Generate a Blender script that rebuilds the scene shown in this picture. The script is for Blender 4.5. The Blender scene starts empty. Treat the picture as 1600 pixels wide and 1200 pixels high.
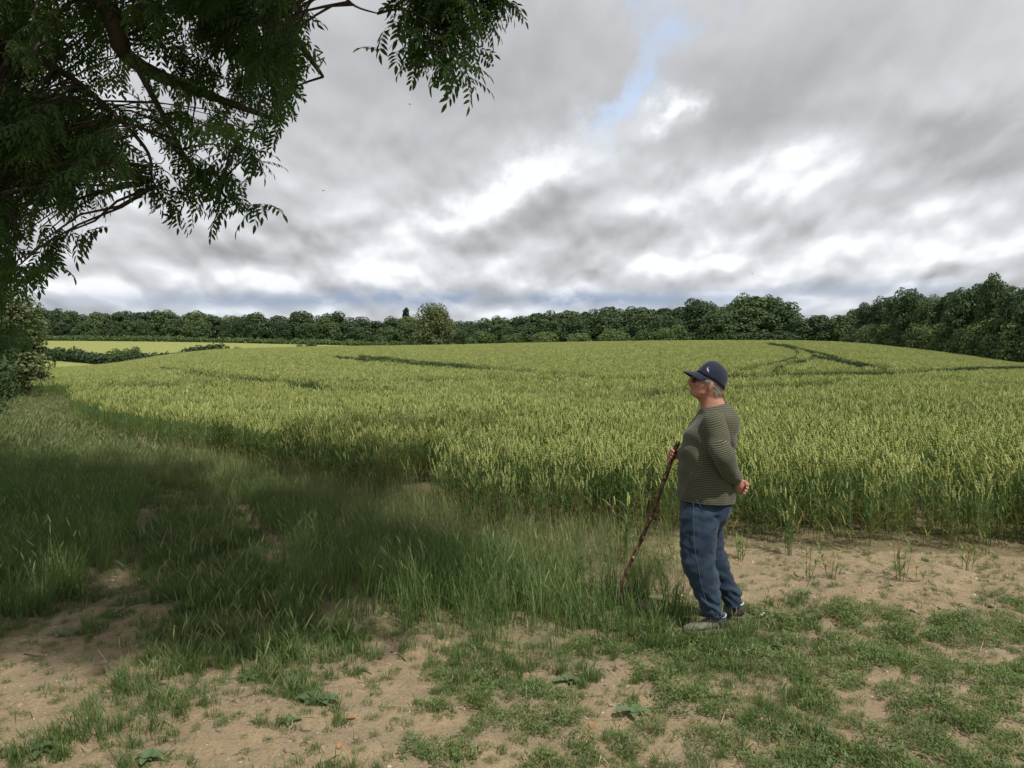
import bpy, bmesh, math, random
import numpy as np
from mathutils import Vector, Matrix, noise as mnoise

# ------------------------------------------------------------------ camera
scene = bpy.context.scene
COL = scene.collection
CAM_H = 1.7
PITCH = math.atan(44 / 1200)
cam_d = bpy.data.cameras.new('camera')
cam = bpy.data.objects.new('camera', cam_d)
COL.objects.link(cam)
cam.location = (0, 0, CAM_H)
cam.rotation_euler = (math.pi / 2 - PITCH, 0, 0)
cam_d.sensor_width = 36
cam_d.lens = 36 * 1200 / 1600
cam_d.clip_start = 0.05
cam_d.clip_end = 3000
scene.camera = cam

# ------------------------------------------------------------------ light
SUN_EL = math.radians(56)
SUN_H = (0.60, -0.80)                      # towards the sun, seen on the ground
S = np.array([SUN_H[0] * math.cos(SUN_EL), SUN_H[1] * math.cos(SUN_EL), math.sin(SUN_EL)])
sun_d = bpy.data.lights.new('sun', 'SUN')
sun_d.energy = 3.6
sun_d.angle = math.radians(0.9)
sun_d.color = (1.0, 0.95, 0.86)
sun = bpy.data.objects.new('sun', sun_d)
sun.rotation_euler = Vector(S).to_track_quat('Z', 'Y').to_euler()
sun.location = (20, -30, 60)
COL.objects.link(sun)

scene.view_settings.view_transform = 'Standard'
scene.view_settings.look = 'None'
scene.view_settings.gamma = 1
scene.view_settings.use_curve_mapping = False
scene.view_settings.exposure = 0.3
scene.cycles.max_bounces = 6
scene.cycles.diffuse_bounces = 3
scene.cycles.glossy_bounces = 2
scene.cycles.transmission_bounces = 4
scene.cycles.transparent_max_bounces = 6
scene.cycles.caustics_reflective = False
scene.cycles.caustics_refractive = False

# ------------------------------------------------------------------ node helper
class NT:
    def __init__(s, tree):
        s.t = tree; s.n = tree.nodes; s.l = tree.links
    def new(s, kind, **kw):
        nd = s.n.new(kind)
        for k, v in kw.items(): setattr(nd, k, v)
        return nd
    def put(s, sock, v):
        if v is None: return
        if isinstance(v, bpy.types.NodeSocket): s.l.new(v, sock)
        else:
            if hasattr(sock.default_value, '__len__') and len(sock.default_value) == 4 and len(v) == 3: v = (*v, 1)
            sock.default_value = v
    def m(s, op, a, b=None, c=None, clamp=False):
        nd = s.new('ShaderNodeMath', operation=op, use_clamp=clamp)
        s.put(nd.inputs[0], a); s.put(nd.inputs[1], b)
        if c is not None: s.put(nd.inputs[2], c)
        return nd.outputs[0]
    def mix(s, f, a, b, blend='MIX'):
        nd = s.new('ShaderNodeMix', data_type='RGBA', blend_type=blend)
        s.put(nd.inputs[0], f); s.put(nd.inputs[6], a); s.put(nd.inputs[7], b)
        return nd.outputs[2]
    def noise(s, vec, scale, detail=4, rough=0.55, dist=0.0, out=0):
        nd = s.new('ShaderNodeTexNoise')
        s.put(nd.inputs['Vector'], vec); nd.inputs['Scale'].default_value = scale
        nd.inputs['Detail'].default_value = detail; nd.inputs['Roughness'].default_value = rough
        nd.inputs['Distortion'].default_value = dist
        return nd.outputs[out]
    def ramp(s, f, stops, interp='LINEAR'):
        nd = s.new('ShaderNodeValToRGB'); cr = nd.color_ramp; cr.interpolation = interp
        while len(cr.elements) < len(stops): cr.elements.new(0.5)
        for e, (p, c) in zip(cr.elements, stops):
            e.position = p
            e.color = (*c, 1) if hasattr(c, '__len__') else (c, c, c, 1)
        s.put(nd.inputs[0], f)
        return nd.outputs[0]
    def mapr(s, v, a, b, c=0.0, d=1.0, smooth=False):
        nd = s.new('ShaderNodeMapRange', clamp=True)
        if smooth: nd.interpolation_type = 'SMOOTHSTEP'
        s.put(nd.inputs[0], v)
        for i, x in enumerate((a, b, c, d)): nd.inputs[i + 1].default_value = x
        return nd.outputs[0]

# ------------------------------------------------------------------ sky
world = bpy.data.worlds.new('World'); scene.world = world
world.use_nodes = True
w = NT(world.node_tree); w.n.clear()
sky = w.new('ShaderNodeTexSky', sky_type='NISHITA')
sky.sun_disc = False
sky.sun_elevation = SUN_EL
sky.sun_rotation = math.atan2(SUN_H[0], SUN_H[1])
geo = w.new('ShaderNodeTexCoord')
sep = w.new('ShaderNodeSeparateXYZ'); w.l.new(geo.outputs['Generated'], sep.inputs[0])
dx, dy, dz = sep.outputs
yy = w.m('MAXIMUM', dy, 0.05)
U = w.m('DIVIDE', dx, yy); V = w.m('DIVIDE', dz, yy)
EL = w.m('MAXIMUM', w.m('ARCSINE', dz), 0.0)
AZ = w.m('ARCTAN2', dx, dy)
def qcoord(dv):
    """cloud-deck coordinates: finer and flatter towards the horizon; dv looks a little higher in the sky"""
    e = w.m('ADD', EL, dv) if dv else EL
    c_ = w.new('ShaderNodeCombineXYZ')
    w.l.new(w.m('DIVIDE', w.m('MULTIPLY', AZ, 2.6), w.m('ADD', e, 0.85)), c_.inputs[0])
    w.l.new(w.m('MULTIPLY', w.m('LOGARITHM', w.m('ADD', e, 0.17), math.e), 1.1), c_.inputs[1])
    return c_.outputs[0]
P = qcoord(0); Pu = qcoord(0.016); Puu = qcoord(0.05)
def n2(vec, sc_, det=5, rough=0.5, dist=0.0):
    nd = w.new('ShaderNodeTexNoise', noise_dimensions='2D'); w.l.new(vec, nd.inputs['Vector'])
    nd.inputs['Scale'].default_value = sc_; nd.inputs['Detail'].default_value = det; nd.inputs['Roughness'].default_value = rough; nd.inputs['Distortion'].default_value = dist
    return nd
# ragged edges for the big masses: their coordinates are stirred by cloud noise
st = n2(P, 2.2, 7, 0.62)
ss = w.new('ShaderNodeSeparateColor'); w.l.new(st.outputs['Color'], ss.inputs[0])
stir = w.mapr(EL, 0.02, 0.35, 0.05, 0.15)
U = w.m('MULTIPLY_ADD', w.m('SUBTRACT', ss.outputs[0], 0.5), w.m('MULTIPLY', stir, 1.6), U)
V = w.m('MULTIPLY_ADD', w.m('SUBTRACT', ss.outputs[1], 0.5), w.m('MULTIPLY', stir, w.mapr(EL, 0.04, 0.14, 0.25, 1.0)), V)
def blob(px, py, a, b, ang=0.0, power=2):
    """soft elliptic cloud mass centred on a sky direction (tangent coordinates)"""
    cu, cv = (px - 800) / 1200, (556 - py) / 1200
    a /= 1200; b /= 1200
    ca, sa = math.cos(ang), math.sin(ang)
    du = w.m('SUBTRACT', U, cu); dv = w.m('SUBTRACT', V, cv)
    p = w.m('MULTIPLY_ADD', du, ca / a, w.m('MULTIPLY', dv, sa / a))
    q = w.m('MULTIPLY_ADD', du, -sa / b, w.m('MULTIPLY', dv, ca / b))
    r = w.m('ADD', w.m('MULTIPLY', p, p), w.m('MULTIPLY', q, q))
    return w.m('EXPONENT', w.m('MULTIPLY', r, -1.0))
def stirred(vec, amt, sc_):
    nd = n2(vec, sc_, 4)
    v1 = w.new('ShaderNodeVectorMath', operation='SUBTRACT'); w.l.new(nd.outputs['Color'], v1.inputs[0]); v1.inputs[1].default_value = (.5, .5, .5)
    v2 = w.new('ShaderNodeVectorMath', operation='MULTIPLY_ADD'); w.l.new(v1.outputs[0], v2.inputs[0]); v2.inputs[1].default_value = (amt, amt, 0); w.l.new(vec, v2.inputs[2])
    return v2.outputs[0]
def billow(vec, sc_, det=3.0, rough=0.45):
    """cauliflower cloud height"""
    v = w.new('ShaderNodeTexVoronoi', voronoi_dimensions='2D', feature='SMOOTH_F1'); w.l.new(vec, v.inputs['Vector']); v.inputs['Scale'].default_value = sc_
    v.inputs['Detail'].default_value = det; v.inputs['Roughness'].default_value = rough; v.inputs['Smoothness'].default_value = 0.25; v.normalize = True
    return w.m('SUBTRACT', 1.0, v.outputs['Distance'])
mass = n2(P, 1.5, 5, 0.5, 0.2).outputs[0]
massu = n2(Puu, 1.5, 5, 0.5, 0.2).outputs[0]
puff = billow(stirred(P, 0.16, 3.0), 3.3, 2.6, 0.42)
puffu = billow(stirred(Pu, 0.16, 3.0), 3.3, 2.6, 0.42)
fin = n2(P, 8.0, 6, 0.6).outputs[0]
wob = w.m('SUBTRACT', mass, 0.5)
wobf = w.m('SUBTRACT', fin, 0.5)
relief = w.m('SUBTRACT', puff, puffu)
crisp = w.mapr(EL, 0.10, 0.34, 1.0, 0.2)
light = w.m('MULTIPLY_ADD', wob, -0.55, 0.60)
light = w.m('MULTIPLY_ADD', w.m('SUBTRACT', mass, massu), 0.9, light)
light = w.m('MULTIPLY_ADD', w.m('MULTIPLY', relief, 2.5), crisp, light)
light = w.m('MULTIPLY_ADD', w.m('SUBTRACT', puff, 0.62), w.m('MULTIPLY', crisp, 0.35), light)
light = w.m('MULTIPLY_ADD', wobf, w.m('MULTIPLY', crisp, 0.22), light)
masses = [  # px, py, a, b, angle, gain
    (640, 100, 330, 150, 0.12, -0.24), (700, 245, 220, 42, 0.15, -0.16), (880, 90, 110, 150, 0.5, -0.12),
    (1330, 110, 270, 120, -0.05, -0.26), (1490, 245, 200, 55, 0.0, -0.42), (1130, 190, 110, 80, -0.2, -0.22),
    (860, 310, 90, 42, 0.35, -0.34), (1010, 345, 240, 34, 0.1, -0.24), (680, 385, 90, 30, 0.3, -0.16),
    (240, 400, 210, 40, 0.0, -0.14), (470, 330, 180, 30, 0.1, -0.12), (340, 260, 200, 40, 0, -.10),
    (740, 330, 160, 30, 0.62, 0.55), (930, 225, 120, 32, 0.5, 0.4), (1040, 172, 38, 22, 0.4, 0.7), (1240, 265, 150, 30, 0.25, 0.35),
    (1470, 170, 170, 26, 0.0, 0.16), (1100, 300, 170, 24, 0.2, 0.25), (420, 440, 460, 22, 0.0, 0.16), (1010, 420, 300, 20, 0.1, 0.16), (560, 235, 260, 24, 0.0, 0.08),
    (590, 385, 170, 24, 0.45, 0.35), (1500, 400, 200, 26, 0.0, 0.2)]
for px, py, a, b, ang, g in masses:
    light = w.m('MULTIPLY_ADD', blob(px, py, a, b, ang), g * (0.88 if g > 0 else 1.05), light)
cloud = w.ramp(light, [(0.0, (0.275, 0.285, 0.30)), (0.25, (0.36, 0.368, 0.38)), (0.5, (0.465, 0.475, 0.495)),
                       (0.74, (0.57, 0.585, 0.61)), (1.0, (0.76, 0.775, 0.80))])
band = w.m('MULTIPLY', blob(740, 470, 640, 15, -0.0), w.mapr(w.m('MULTIPLY_ADD', wob, 2.0, w.m('MULTIPLY_ADD', wobf, 1.2, 0.6)), 0.2, 0.5, 0.45, 1.0))
band2 = w.m('MULTIPLY', blob(1330, 455, 330, 12, 0.0), 0.55)
cloud = w.mix(w.m('MAXIMUM', band, band2), cloud, (0.245, 0.31, 0.42))
hz = w.m('MULTIPLY', w.mapr(dz, 0.065, 0.02, 0, 1, True), 0.4)
cloud = w.mix(hz, cloud, (0.50, 0.56, 0.63))
bg_cloud = w.new('ShaderNodeBackground'); w.put(bg_cloud.inputs[0], cloud); bg_cloud.inputs[1].default_value = 1.06
# blue gap
hole = w.m('ADD', blob(1010, 50, 46, 105, -0.3), w.m('MULTIPLY', blob(965, 160, 62, 30, 0.7), 0.8))
hole = w.m('MULTIPLY_ADD', wobf, 1.0, w.m('MULTIPLY_ADD', w.m('SUBTRACT', puff, 0.6), -1.3, hole))
holem = w.m('MULTIPLY', w.mapr(hole, 0.2, 1.15, 0, 0.8, True), w.mapr(dy, 0.1, 0.3, 0, 1))
bg_sky = w.new('ShaderNodeBackground'); w.l.new(sky.outputs[0], bg_sky.inputs[0]); bg_sky.inputs[1].default_value = 0.15
veil = w.new('ShaderNodeBackground'); veil.inputs[0].default_value = (0.62, 0.68, 0.76, 1); veil.inputs[1].default_value = 0.35
addv = w.new('ShaderNodeAddShader'); w.l.new(bg_sky.outputs[0], addv.inputs[0]); w.l.new(veil.outputs[0], addv.inputs[1])
mixs = w.new('ShaderNodeMixShader')
w.l.new(holem, mixs.inputs[0]); w.l.new(bg_cloud.outputs[0], mixs.inputs[1]); w.l.new(addv.outputs[0], mixs.inputs[2])
wo = w.new('ShaderNodeOutputWorld'); w.l.new(mixs.outputs[0], wo.inputs[0])
world.cycles.sampling_method = 'MANUAL'
world.cycles.sample_map_resolution = 512

# ------------------------------------------------------------------ geometry of the view, used to survey the place
CP, SP = math.cos(PITCH), math.sin(PITCH)
def to_px(x, y, z):
    """world -> photo pixel (1600 wide)"""
    zz = z - CAM_H
    f = y * CP - zz * SP
    up = y * SP + zz * CP
    f = np.where(f > 0.05, f, 0.05)
    return 800 + 1200 * x / f, 600 - 1200 * up / f
def W(px, py, Y):
    """point at distance Y whose sight line is (px, py)"""
    a = (px - 800) / 1200; b = (600 - py) / 1200
    d = np.array([a, CP + b * SP, -SP + b * CP])
    return np.array([0, 0, CAM_H]) + d * (Y / d[1])

# terrain heights, by bearing and distance
_cols = np.array([-900, -200, 60, 190, 300, 500, 675, 900, 1100, 1300, 1450, 1600, 1900, 2600], float)
_ang = np.arctan((_cols - 800) / 1200)
_rc  = np.array([75, 75, 78, 90, 100, 120, 140, 150, 155, 150, 122, 92, 80, 80], float)
_zc  = np.array([0, -0.4, -0.4, 0.0, 1.7, 2.4, 2.85, 3.6, 4.0, 3.85, 1.8, -0.1, -0.6, -0.6])
_z2  = np.array([-.8, -.8, -0.8, -0.5, 0.4, 1.6, 2.6, 3.6, 4.0, 3.9, 2.6, 1.4, 1, 1])
_z3  = np.array([7.4, 7.4, 7.4, 7.2, 6.9, 5.9, 4.6, 4.8, 4.8, 4.6, 4.0, 3.5, 3, 3])
def terrain(x, y):
    x = np.asarray(x, float); y = np.asarray(y, float)
    a = np.arctan2(x, y); R = np.hypot(x, y)
    ac = np.clip(a, _ang[0], _ang[-1])
    Rm = y / np.maximum(np.cos(ac), 0.2)
    rc = np.interp(ac, _ang, _rc); zc = np.interp(ac, _ang, _zc); z2 = np.interp(ac, _ang, _z2); z3 = np.interp(ac, _ang, _z3)
    # smooth the angular interpolation a little
    for d in (-0.035, 0.035):
        zc = zc + np.interp(ac + d, _ang, _zc); rc = rc + np.interp(ac + d, _ang, _rc)
    zc /= 3; rc /= 3
    Y = R * np.cos(np.clip(a, -0.75, 0.75))
    t = np.clip((Y - 22) / (rc - 22), 0, 1)
    s = np.sin(t * math.pi / 2) * 0.55 + t * 0.45
    z = zc * s
    t2 = np.clip((Y - rc) / 28, 0, 1); t2 = t2 * t2 * (3 - 2 * t2)
    z = z * (1 - t2) + z2 * t2
    t3 = np.clip((Y - rc - 28) / np.maximum(275 - rc - 28, 1), 0, 1)
    z = z * (1 - t3) + z3 * t3
    fade = np.clip((1.35 - np.abs(a)) / 0.45, 0, 1)
    return z * fade
def ground_at(px, py, extra=0.0):
    """where a sight line meets the ground (+extra height)"""
    a = (px - 800) / 1200; b = (600 - py) / 1200
    d = np.array([a, CP + b * SP, -SP + b * CP]); d = d / d[1]
    Y = 2.0
    while Y < 400:
        p = np.array([0, 0, CAM_H]) + d * Y
        if p[2] <= float(terrain(p[0], p[1])) + extra: return p
        Y *= 1.004
    return np.array([0, 0, CAM_H]) + d * 160

# ------------------------------------------------------------------ value noise for placement
def vnoise(x, y, scale, seed=0):
    x = np.asarray(x) * scale + seed * 17.13; y = np.asarray(y) * scale + seed * 7.7
    xi = np.floor(x).astype(np.int64); yi = np.floor(y).astype(np.int64)
    fx = x - xi; fy = y - yi
    fx = fx * fx * (3 - 2 * fx); fy = fy * fy * (3 - 2 * fy)
    def h(a, b):
        n = (a * 374761393 + b * 668265263 + seed * 1442695) & 0x7fffffff
        n = ((n ^ (n >> 13)) * 1274126177) & 0x7fffffff
        return ((n ^ (n >> 16)) & 0xffff) / 65535.0
    return (h(xi, yi) * (1 - fx) + h(xi + 1, yi) * fx) * (1 - fy) + (h(xi, yi + 1) * (1 - fx) + h(xi + 1, yi + 1) * fx) * fy
def fbm(x, y, scale, seed=0, o=4):
    r = 0; a = 0.5; t = 0
    for k in range(o):
        r = r + a * vnoise(x, y, scale * 2 ** k, seed + k); t += a; a *= 0.5
    return r / t
def inpoly(px, py, poly):
    px = np.asarray(px); py = np.asarray(py); c = np.zeros(px.shape, bool)
    n = len(poly); j = n - 1
    for i in range(n):
        xi, yi = poly[i]; xj, yj = poly[j]
        if yi != yj:
            c ^= ((yi > py) != (yj > py)) & (px < (xj - xi) * (py - yi) / (yj - yi) + xi)
        j = i
    return c

# ------------------------------------------------------------------ object helpers
def tag(o, label=None, cat=None, group=None, kind=None):
    if label: o['label'] = label
    if cat: o['category'] = cat
    if group: o['group'] = group
    if kind: o['kind'] = kind
    return o
def link(o, parent=None):
    COL.objects.link(o)
    if parent is not None: o.parent = parent
    return o
def mesh(name, V, F, mats=(), smooth=False, mi=None):
    me = bpy.data.meshes.new(name)
    V = np.asarray(V, dtype=np.float32)
    if isinstance(F, np.ndarray):
        n, k = F.shape
        me.vertices.add(len(V)); me.vertices.foreach_set('co', V.ravel())
        me.loops.add(n * k); me.loops.foreach_set('vertex_index', F.ravel().astype(np.int32))
        me.polygons.add(n); me.polygons.foreach_set('loop_start', np.arange(0, n * k, k, dtype=np.int32))
        me.update(calc_edges=True)
    else:
        me.from_pydata(V.tolist(), [], [list(map(int, f)) for f in F]); me.update()
    for m_ in (mats if isinstance(mats, (list, tuple)) else [mats]): me.materials.append(m_)
    if mi is not None: me.polygons.foreach_set('material_index', np.asarray(mi, dtype=np.int32))
    if smooth: me.polygons.foreach_set('use_smooth', np.ones(len(me.polygons), dtype=bool))
    me.update()
    return me
def obj(name, me, parent=None):
    o = bpy.data.objects.new(name, me); return link(o, parent)
def empty(name, loc, rz=0.0):
    o = bpy.data.objects.new(name, None); o.location = loc; o.rotation_euler = (0, 0, rz); o.empty_display_size = 0.2
    return link(o)
def copy_tree(o, parent=None):
    c = o.copy(); COL.objects.link(c); c.parent = parent
    for ch in o.children: copy_tree(ch, c)
    return c
class MB:
    """collects vertices and faces"""
    def __init__(s): s.v = []; s.f = []; s.m = []; s.n = 0
    def add(s, V, F, m=0):
        V = np.asarray(V, float).reshape(-1, 3)
        s.v.append(V); s.f += [tuple(i + s.n for i in f) for f in F]; s.m += [m] * len(F); s.n += len(V)
    def build(s, name, mats, smooth=False):
        return mesh(name, np.vstack(s.v), s.f, mats, smooth, s.m)
def frame(d):
    d = np.asarray(d, float); d = d / (np.linalg.norm(d) + 1e-9)
    r = np.array([0, 0, 1.0]) if abs(d[2]) < 0.9 else np.array([1.0, 0, 0])
    a = np.cross(d, r); a /= np.linalg.norm(a); b = np.cross(d, a)
    return d, a, b
def tube(mb, pts, rad, n=6, m=0, caps=True, flat=1.0):
    pts = [np.asarray(p, float) for p in pts]
    k = len(pts); V = []
    pa = None
    for i, p in enumerate(pts):
        d = pts[min(i + 1, k - 1)] - pts[max(i - 1, 0)]
        d, a, b = frame(d)
        if pa is not None:                          # parallel transport
            a = pa - d * np.dot(pa, d); a /= (np.linalg.norm(a) + 1e-9); b = np.cross(d, a)
        pa = a
        r = rad[i] if hasattr(rad, '__len__') else rad
        for j in range(n):
            t = 2 * math.pi * j / n
            V.append(p + a * math.cos(t) * r + b * math.sin(t) * r * flat)
    F = []
    for i in range(k - 1):
        for j in range(n):
            F.append((i * n + j, i * n + (j + 1) % n, (i + 1) * n + (j + 1) % n, (i + 1) * n + j))
    if caps:
        F.append(tuple(range(n - 1, -1, -1))); F.append(tuple((k - 1) * n + j for j in range(n)))
    mb.add(V, F, m)
def strip(mb, pts, widths, side, m=0, fold=0.0):
    """a leaf blade: pts along the midrib, width each, side vector"""
    V = []; k = len(pts)
    for p, wd in zip(pts, widths):
        V.append(np.asarray(p) - side * wd); V.append(np.asarray(p) + side * wd)
    F = [(2 * i, 2 * i + 1, 2 * i + 3, 2 * i + 2) for i in range(k - 1)]
    mb.add(V, F, m)

# ------------------------------------------------------------------ materials
def material(name):
    m_ = bpy.data.materials.new(name); m_.use_nodes = True
    t = NT(m_.node_tree); t.n.clear()
    out = t.new('ShaderNodeOutputMaterial')
    return m_, t, out
def principled(t, color, rough=0.6, spec=0.4, normal=None, sheen=0.0):
    b = t.new('ShaderNodeBsdfPrincipled')
    t.put(b.inputs['Base Color'], color); t.put(b.inputs['Roughness'], rough)
    b.inputs['Specular IOR Level'].default_value = spec
    if sheen: b.inputs['Sheen Weight'].default_value = sheen
    if normal is not None: t.l.new(normal, b.inputs['Normal'])
    return b
def bump(t, h, strength=0.4, dist=0.01):
    b = t.new('ShaderNodeBump'); t.l.new(h, b.inputs['Height'])
    b.inputs['Strength'].default_value = strength; b.inputs['Distance'].default_value = dist
    return b.outputs[0]
def leafy(name, c1, c2, c3=None, transl=0.35, rough=0.55, tint=None, nscale=1.5, spec=0.3):
    """foliage: colour varies by copy, by tint and by place"""
    m_, t, out = material(name)
    oi = t.new('ShaderNodeObjectInfo')
    g = t.new('ShaderNodeNewGeometry')
    nz = t.noise(g.outputs['Position'], nscale, 2)
    f = t.m('ADD', t.m('MULTIPLY', oi.outputs['Random'], 0.55), t.m('MULTIPLY', nz, 0.45))
    col = t.mix(f, c1, c2)
    if c3 is not None:
        f3 = t.mapr(t.m('FRACT', t.m('MULTIPLY', oi.outputs['Random'], 7.31)), 0.55, 1.0)
        col = t.mix(t.m('MULTIPLY', f3, 0.8), col, c3)
    if tint is not None:
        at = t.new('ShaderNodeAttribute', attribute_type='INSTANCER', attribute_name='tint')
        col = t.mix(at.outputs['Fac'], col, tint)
    b = principled(t, col, rough, spec)
    tr = t.new('ShaderNodeBsdfTranslucent')
    t.put(tr.inputs[0], t.mix(1.0, col, (1.15, 1.2, 0.6), 'MULTIPLY'))
    mx = t.new('ShaderNodeMixShader'); mx.inputs[0].default_value = transl
    t.l.new(b.outputs[0], mx.inputs[1]); t.l.new(tr.outputs[0], mx.inputs[2]); t.l.new(mx.outputs[0], out.inputs[0])
    return m_
def plain(name, c1, c2=None, rough=0.7, scale=8, spec=0.3, bstr=0.0, bscale=60, sheen=0.0):
    m_, t, out = material(name)
    tc = t.new('ShaderNodeTexCoord')
    col = c1
    if c2 is not None:
        col = t.mix(t.mapr(t.noise(tc.outputs['Object'], scale, 4), 0.35, 0.65), c1, c2)
    nrm = bump(t, t.noise(tc.outputs['Object'], bscale, 4), bstr, 0.004) if bstr else None
    b = principled(t, col, rough, spec, nrm, sheen)
    t.l.new(b.outputs[0], out.inputs[0])
    return m_

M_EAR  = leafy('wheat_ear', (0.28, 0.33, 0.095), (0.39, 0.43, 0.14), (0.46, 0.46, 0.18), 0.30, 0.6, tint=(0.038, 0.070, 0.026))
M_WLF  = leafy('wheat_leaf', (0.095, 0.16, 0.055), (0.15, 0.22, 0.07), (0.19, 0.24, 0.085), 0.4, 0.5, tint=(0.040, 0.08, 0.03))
M_WDRY = leafy('wheat_dry_leaf', (0.30, 0.24, 0.09), (0.24, 0.20, 0.08), (0.26, 0.15, 0.06), 0.3, 0.7)
M_GRASS = leafy('grass_blade', (0.070, 0.135, 0.036), (0.115, 0.185, 0.052), (0.16, 0.21, 0.08), 0.4, 0.5, tint=(0.17, 0.19, 0.085))
M_SEED = leafy('grass_seed_head', (0.17, 0.21, 0.085), (0.23, 0.26, 0.115), (0.20, 0.21, 0.10), 0.3, 0.7)
M_WEED = leafy('weed_leaf', (0.10, 0.155, 0.048), (0.15, 0.21, 0.07), (0.20, 0.235, 0.095), 0.35, 0.5)
M_DOCK = leafy('dock_leaf', (0.11, 0.175, 0.085), (0.15, 0.215, 0.10), None, 0.3, 0.45, nscale=20)
M_ASH  = leafy('ash_leaflet', (0.040, 0.085, 0.025), (0.070, 0.130, 0.035), (0.11, 0.18, 0.05), 0.45, 0.45)
M_BARK = plain('bark', (0.055, 0.045, 0.035), (0.10, 0.085, 0.065), 0.9, 6, 0.2, 0.8, 25)
M_TWIG = plain('twig', (0.045, 0.038, 0.028), (0.08, 0.065, 0.045), 0.8, 30)

# ------------------------------------------------------------------ ground
def grade(lo, hi, fine_lo, fine_hi, step, grow):
    mid = list(np.arange(fine_lo, fine_hi, step))
    a = []; s_ = step; v = fine_lo
    while v > lo: s_ *= grow; v -= s_; a.append(v)
    b = []; s_ = step; v = mid[-1]
    while v < hi: s_ *= grow; v += s_; b.append(v)
    return np.array(a[::-1] + mid + b)
xs = grade(-750, 750, -5.5, 6.5, 0.035, 1.055)
ys = grade(-120, 900, 2.4, 8.2, 0.035, 1.045)
GX, GY = np.meshgrid(xs, ys)
def micro(x, y):
    near = np.clip((16 - y) / 8, 0, 1) * np.clip((y + 6) / 4, 0, 1)
    return near * ((fbm(x, y, 1.1, 3) - 0.5) * 0.10 + (fbm(x, y, 5.5, 9) - 0.5) * 0.045 + (vnoise(x, y, 13, 5) - 0.5) * 0.018 + (vnoise(x, y, 26, 6) - 0.5) * 0.010)
def ground_z(x, y): return terrain(x, y) + micro(x, y)
GZ = ground_z(GX, GY)
ny, nx = GX.shape
idx = np.arange(nx * ny).reshape(ny, nx)
F = np.stack([idx[:-1, :-1], idx[:-1, 1:], idx[1:, 1:], idx[1:, :-1]], -1).reshape(-1, 4)

# zones -------------------------------------------------------------
EDGE_X = [-900, -400, 108, 116, 126, 200, 300, 400, 550, 700, 760, 900, 1060, 1200, 1400, 1600, 2600]
EDGE_Y = [622, 622, 622, 650, 668, 690, 712, 738, 778, 812, 832, 842, 848, 858, 862, 870, 915]
def wheat_zone(x, y, z, jitter=True):
    px, py = to_px(x, y, z)
    e = np.interp(px, EDGE_X, EDGE_Y)
    if jitter: e = e + (fbm(x, y, 2.2, 21) - 0.5) * 26 * np.clip(9 / np.maximum(y, 1), 0.1, 1)
    a = np.arctan2(x, y); rc = np.interp(np.clip(a, _ang[0], _ang[-1]), _ang, _rc)
    Yd = np.hypot(x, y) * np.cos(np.clip(a, -0.75, 0.75))
    far = Yd < rc + 14
    wood = x < wood_edge(y)
    return (py < e) & far & wood & (y > 4) & (px > -700)
WE = [(6, 60), (40, 60), (92, 61.5), (118, 66), (150, 68), (185, 74), (320, 60)]
def wood_edge(y):
    return np.interp(y, [a for a, b in WE], [b for a, b in WE])
TRACK = [(30, 1150), (110, 1000), (200, 915), (270, 860), (330, 800), (290, 755), (215, 710), (130, 668), (92, 640), (85, 622)]
TALL_R = [(128, 668), (240, 704), (420, 762), (560, 806), (700, 850), (850, 882), (1000, 905), (1070, 925), (1150, 968), (1165, 1004), (1100, 1022), (1020, 1032),
          (900, 1024), (760, 1002), (640, 988), (560, 985), (470, 975), (420, 930), (440, 870), (400, 810), (330, 765), (230, 720), (140, 685)]
TALL_L = [(-900, 640), (-60, 640), (60, 660), (110, 690), (190, 730), (240, 775), (215, 830), (205, 880), (120, 930), (60, 990), (0, 1010), (-900, 1060)]
VERGE_F = [(-900, 622), (70, 622), (78, 634), (30, 648), (-60, 660), (-900, 680)]

# ground colour: soil, soil under the crop, far pale field, headland grass
zx, zy = GX.ravel(), GY.ravel(); zz = GZ.ravel()
PX, PY = to_px(zx, zy, zz)
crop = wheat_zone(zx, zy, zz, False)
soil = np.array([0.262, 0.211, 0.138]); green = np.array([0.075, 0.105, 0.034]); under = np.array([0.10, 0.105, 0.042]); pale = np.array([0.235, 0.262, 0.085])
colr = np.tile(soil, (len(zx), 1))
inv = zy > 0.5
gmask = (inv & (inpoly(PX, PY, TALL_R) | inpoly(PX, PY, TALL_L) | inpoly(PX, PY, VERGE_F)))
trk = np.zeros(len(zx))
tp = np.array([ground_at(*p)[:2] for p in TRACK])
def poly_dist(x, y, pts):
    d = np.full(np.shape(x), 1e9)
    for (ax, ay), (bx, by) in zip(pts[:-1], pts[1:]):
        vx, vy = bx - ax, by - ay
        t = np.clip(((x - ax) * vx + (y - ay) * vy) / (vx * vx + vy * vy + 1e-9), 0, 1)
        d = np.minimum(d, np.hypot(x - ax - t * vx, y - ay - t * vy))
    return d
trk_d = poly_dist(zx, zy, tp)
far_green = (zy > 6.8) & ~crop & (zx < 3)
colr[far_green] = green * 0.7 + soil * 0.3
near_green = gmask & ~crop
colr[near_green] = soil * 0.62 + green * 0.35
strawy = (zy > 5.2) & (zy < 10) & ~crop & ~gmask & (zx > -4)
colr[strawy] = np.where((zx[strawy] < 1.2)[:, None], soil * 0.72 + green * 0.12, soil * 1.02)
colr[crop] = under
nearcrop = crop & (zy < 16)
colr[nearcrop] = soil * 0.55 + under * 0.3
beyond = (zy > 60) & ~crop
colr[beyond] = green
ffield = beyond & (zx < 8) & (np.hypot(zx, zy) < 330)
colr[ffield] = pale
colr[(zy < -3) | (np.abs(zx) > 45) & (zy < 40)] = green
gm = mesh('ground', np.stack([zx, zy, zz], 1), F, (), True)
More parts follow.
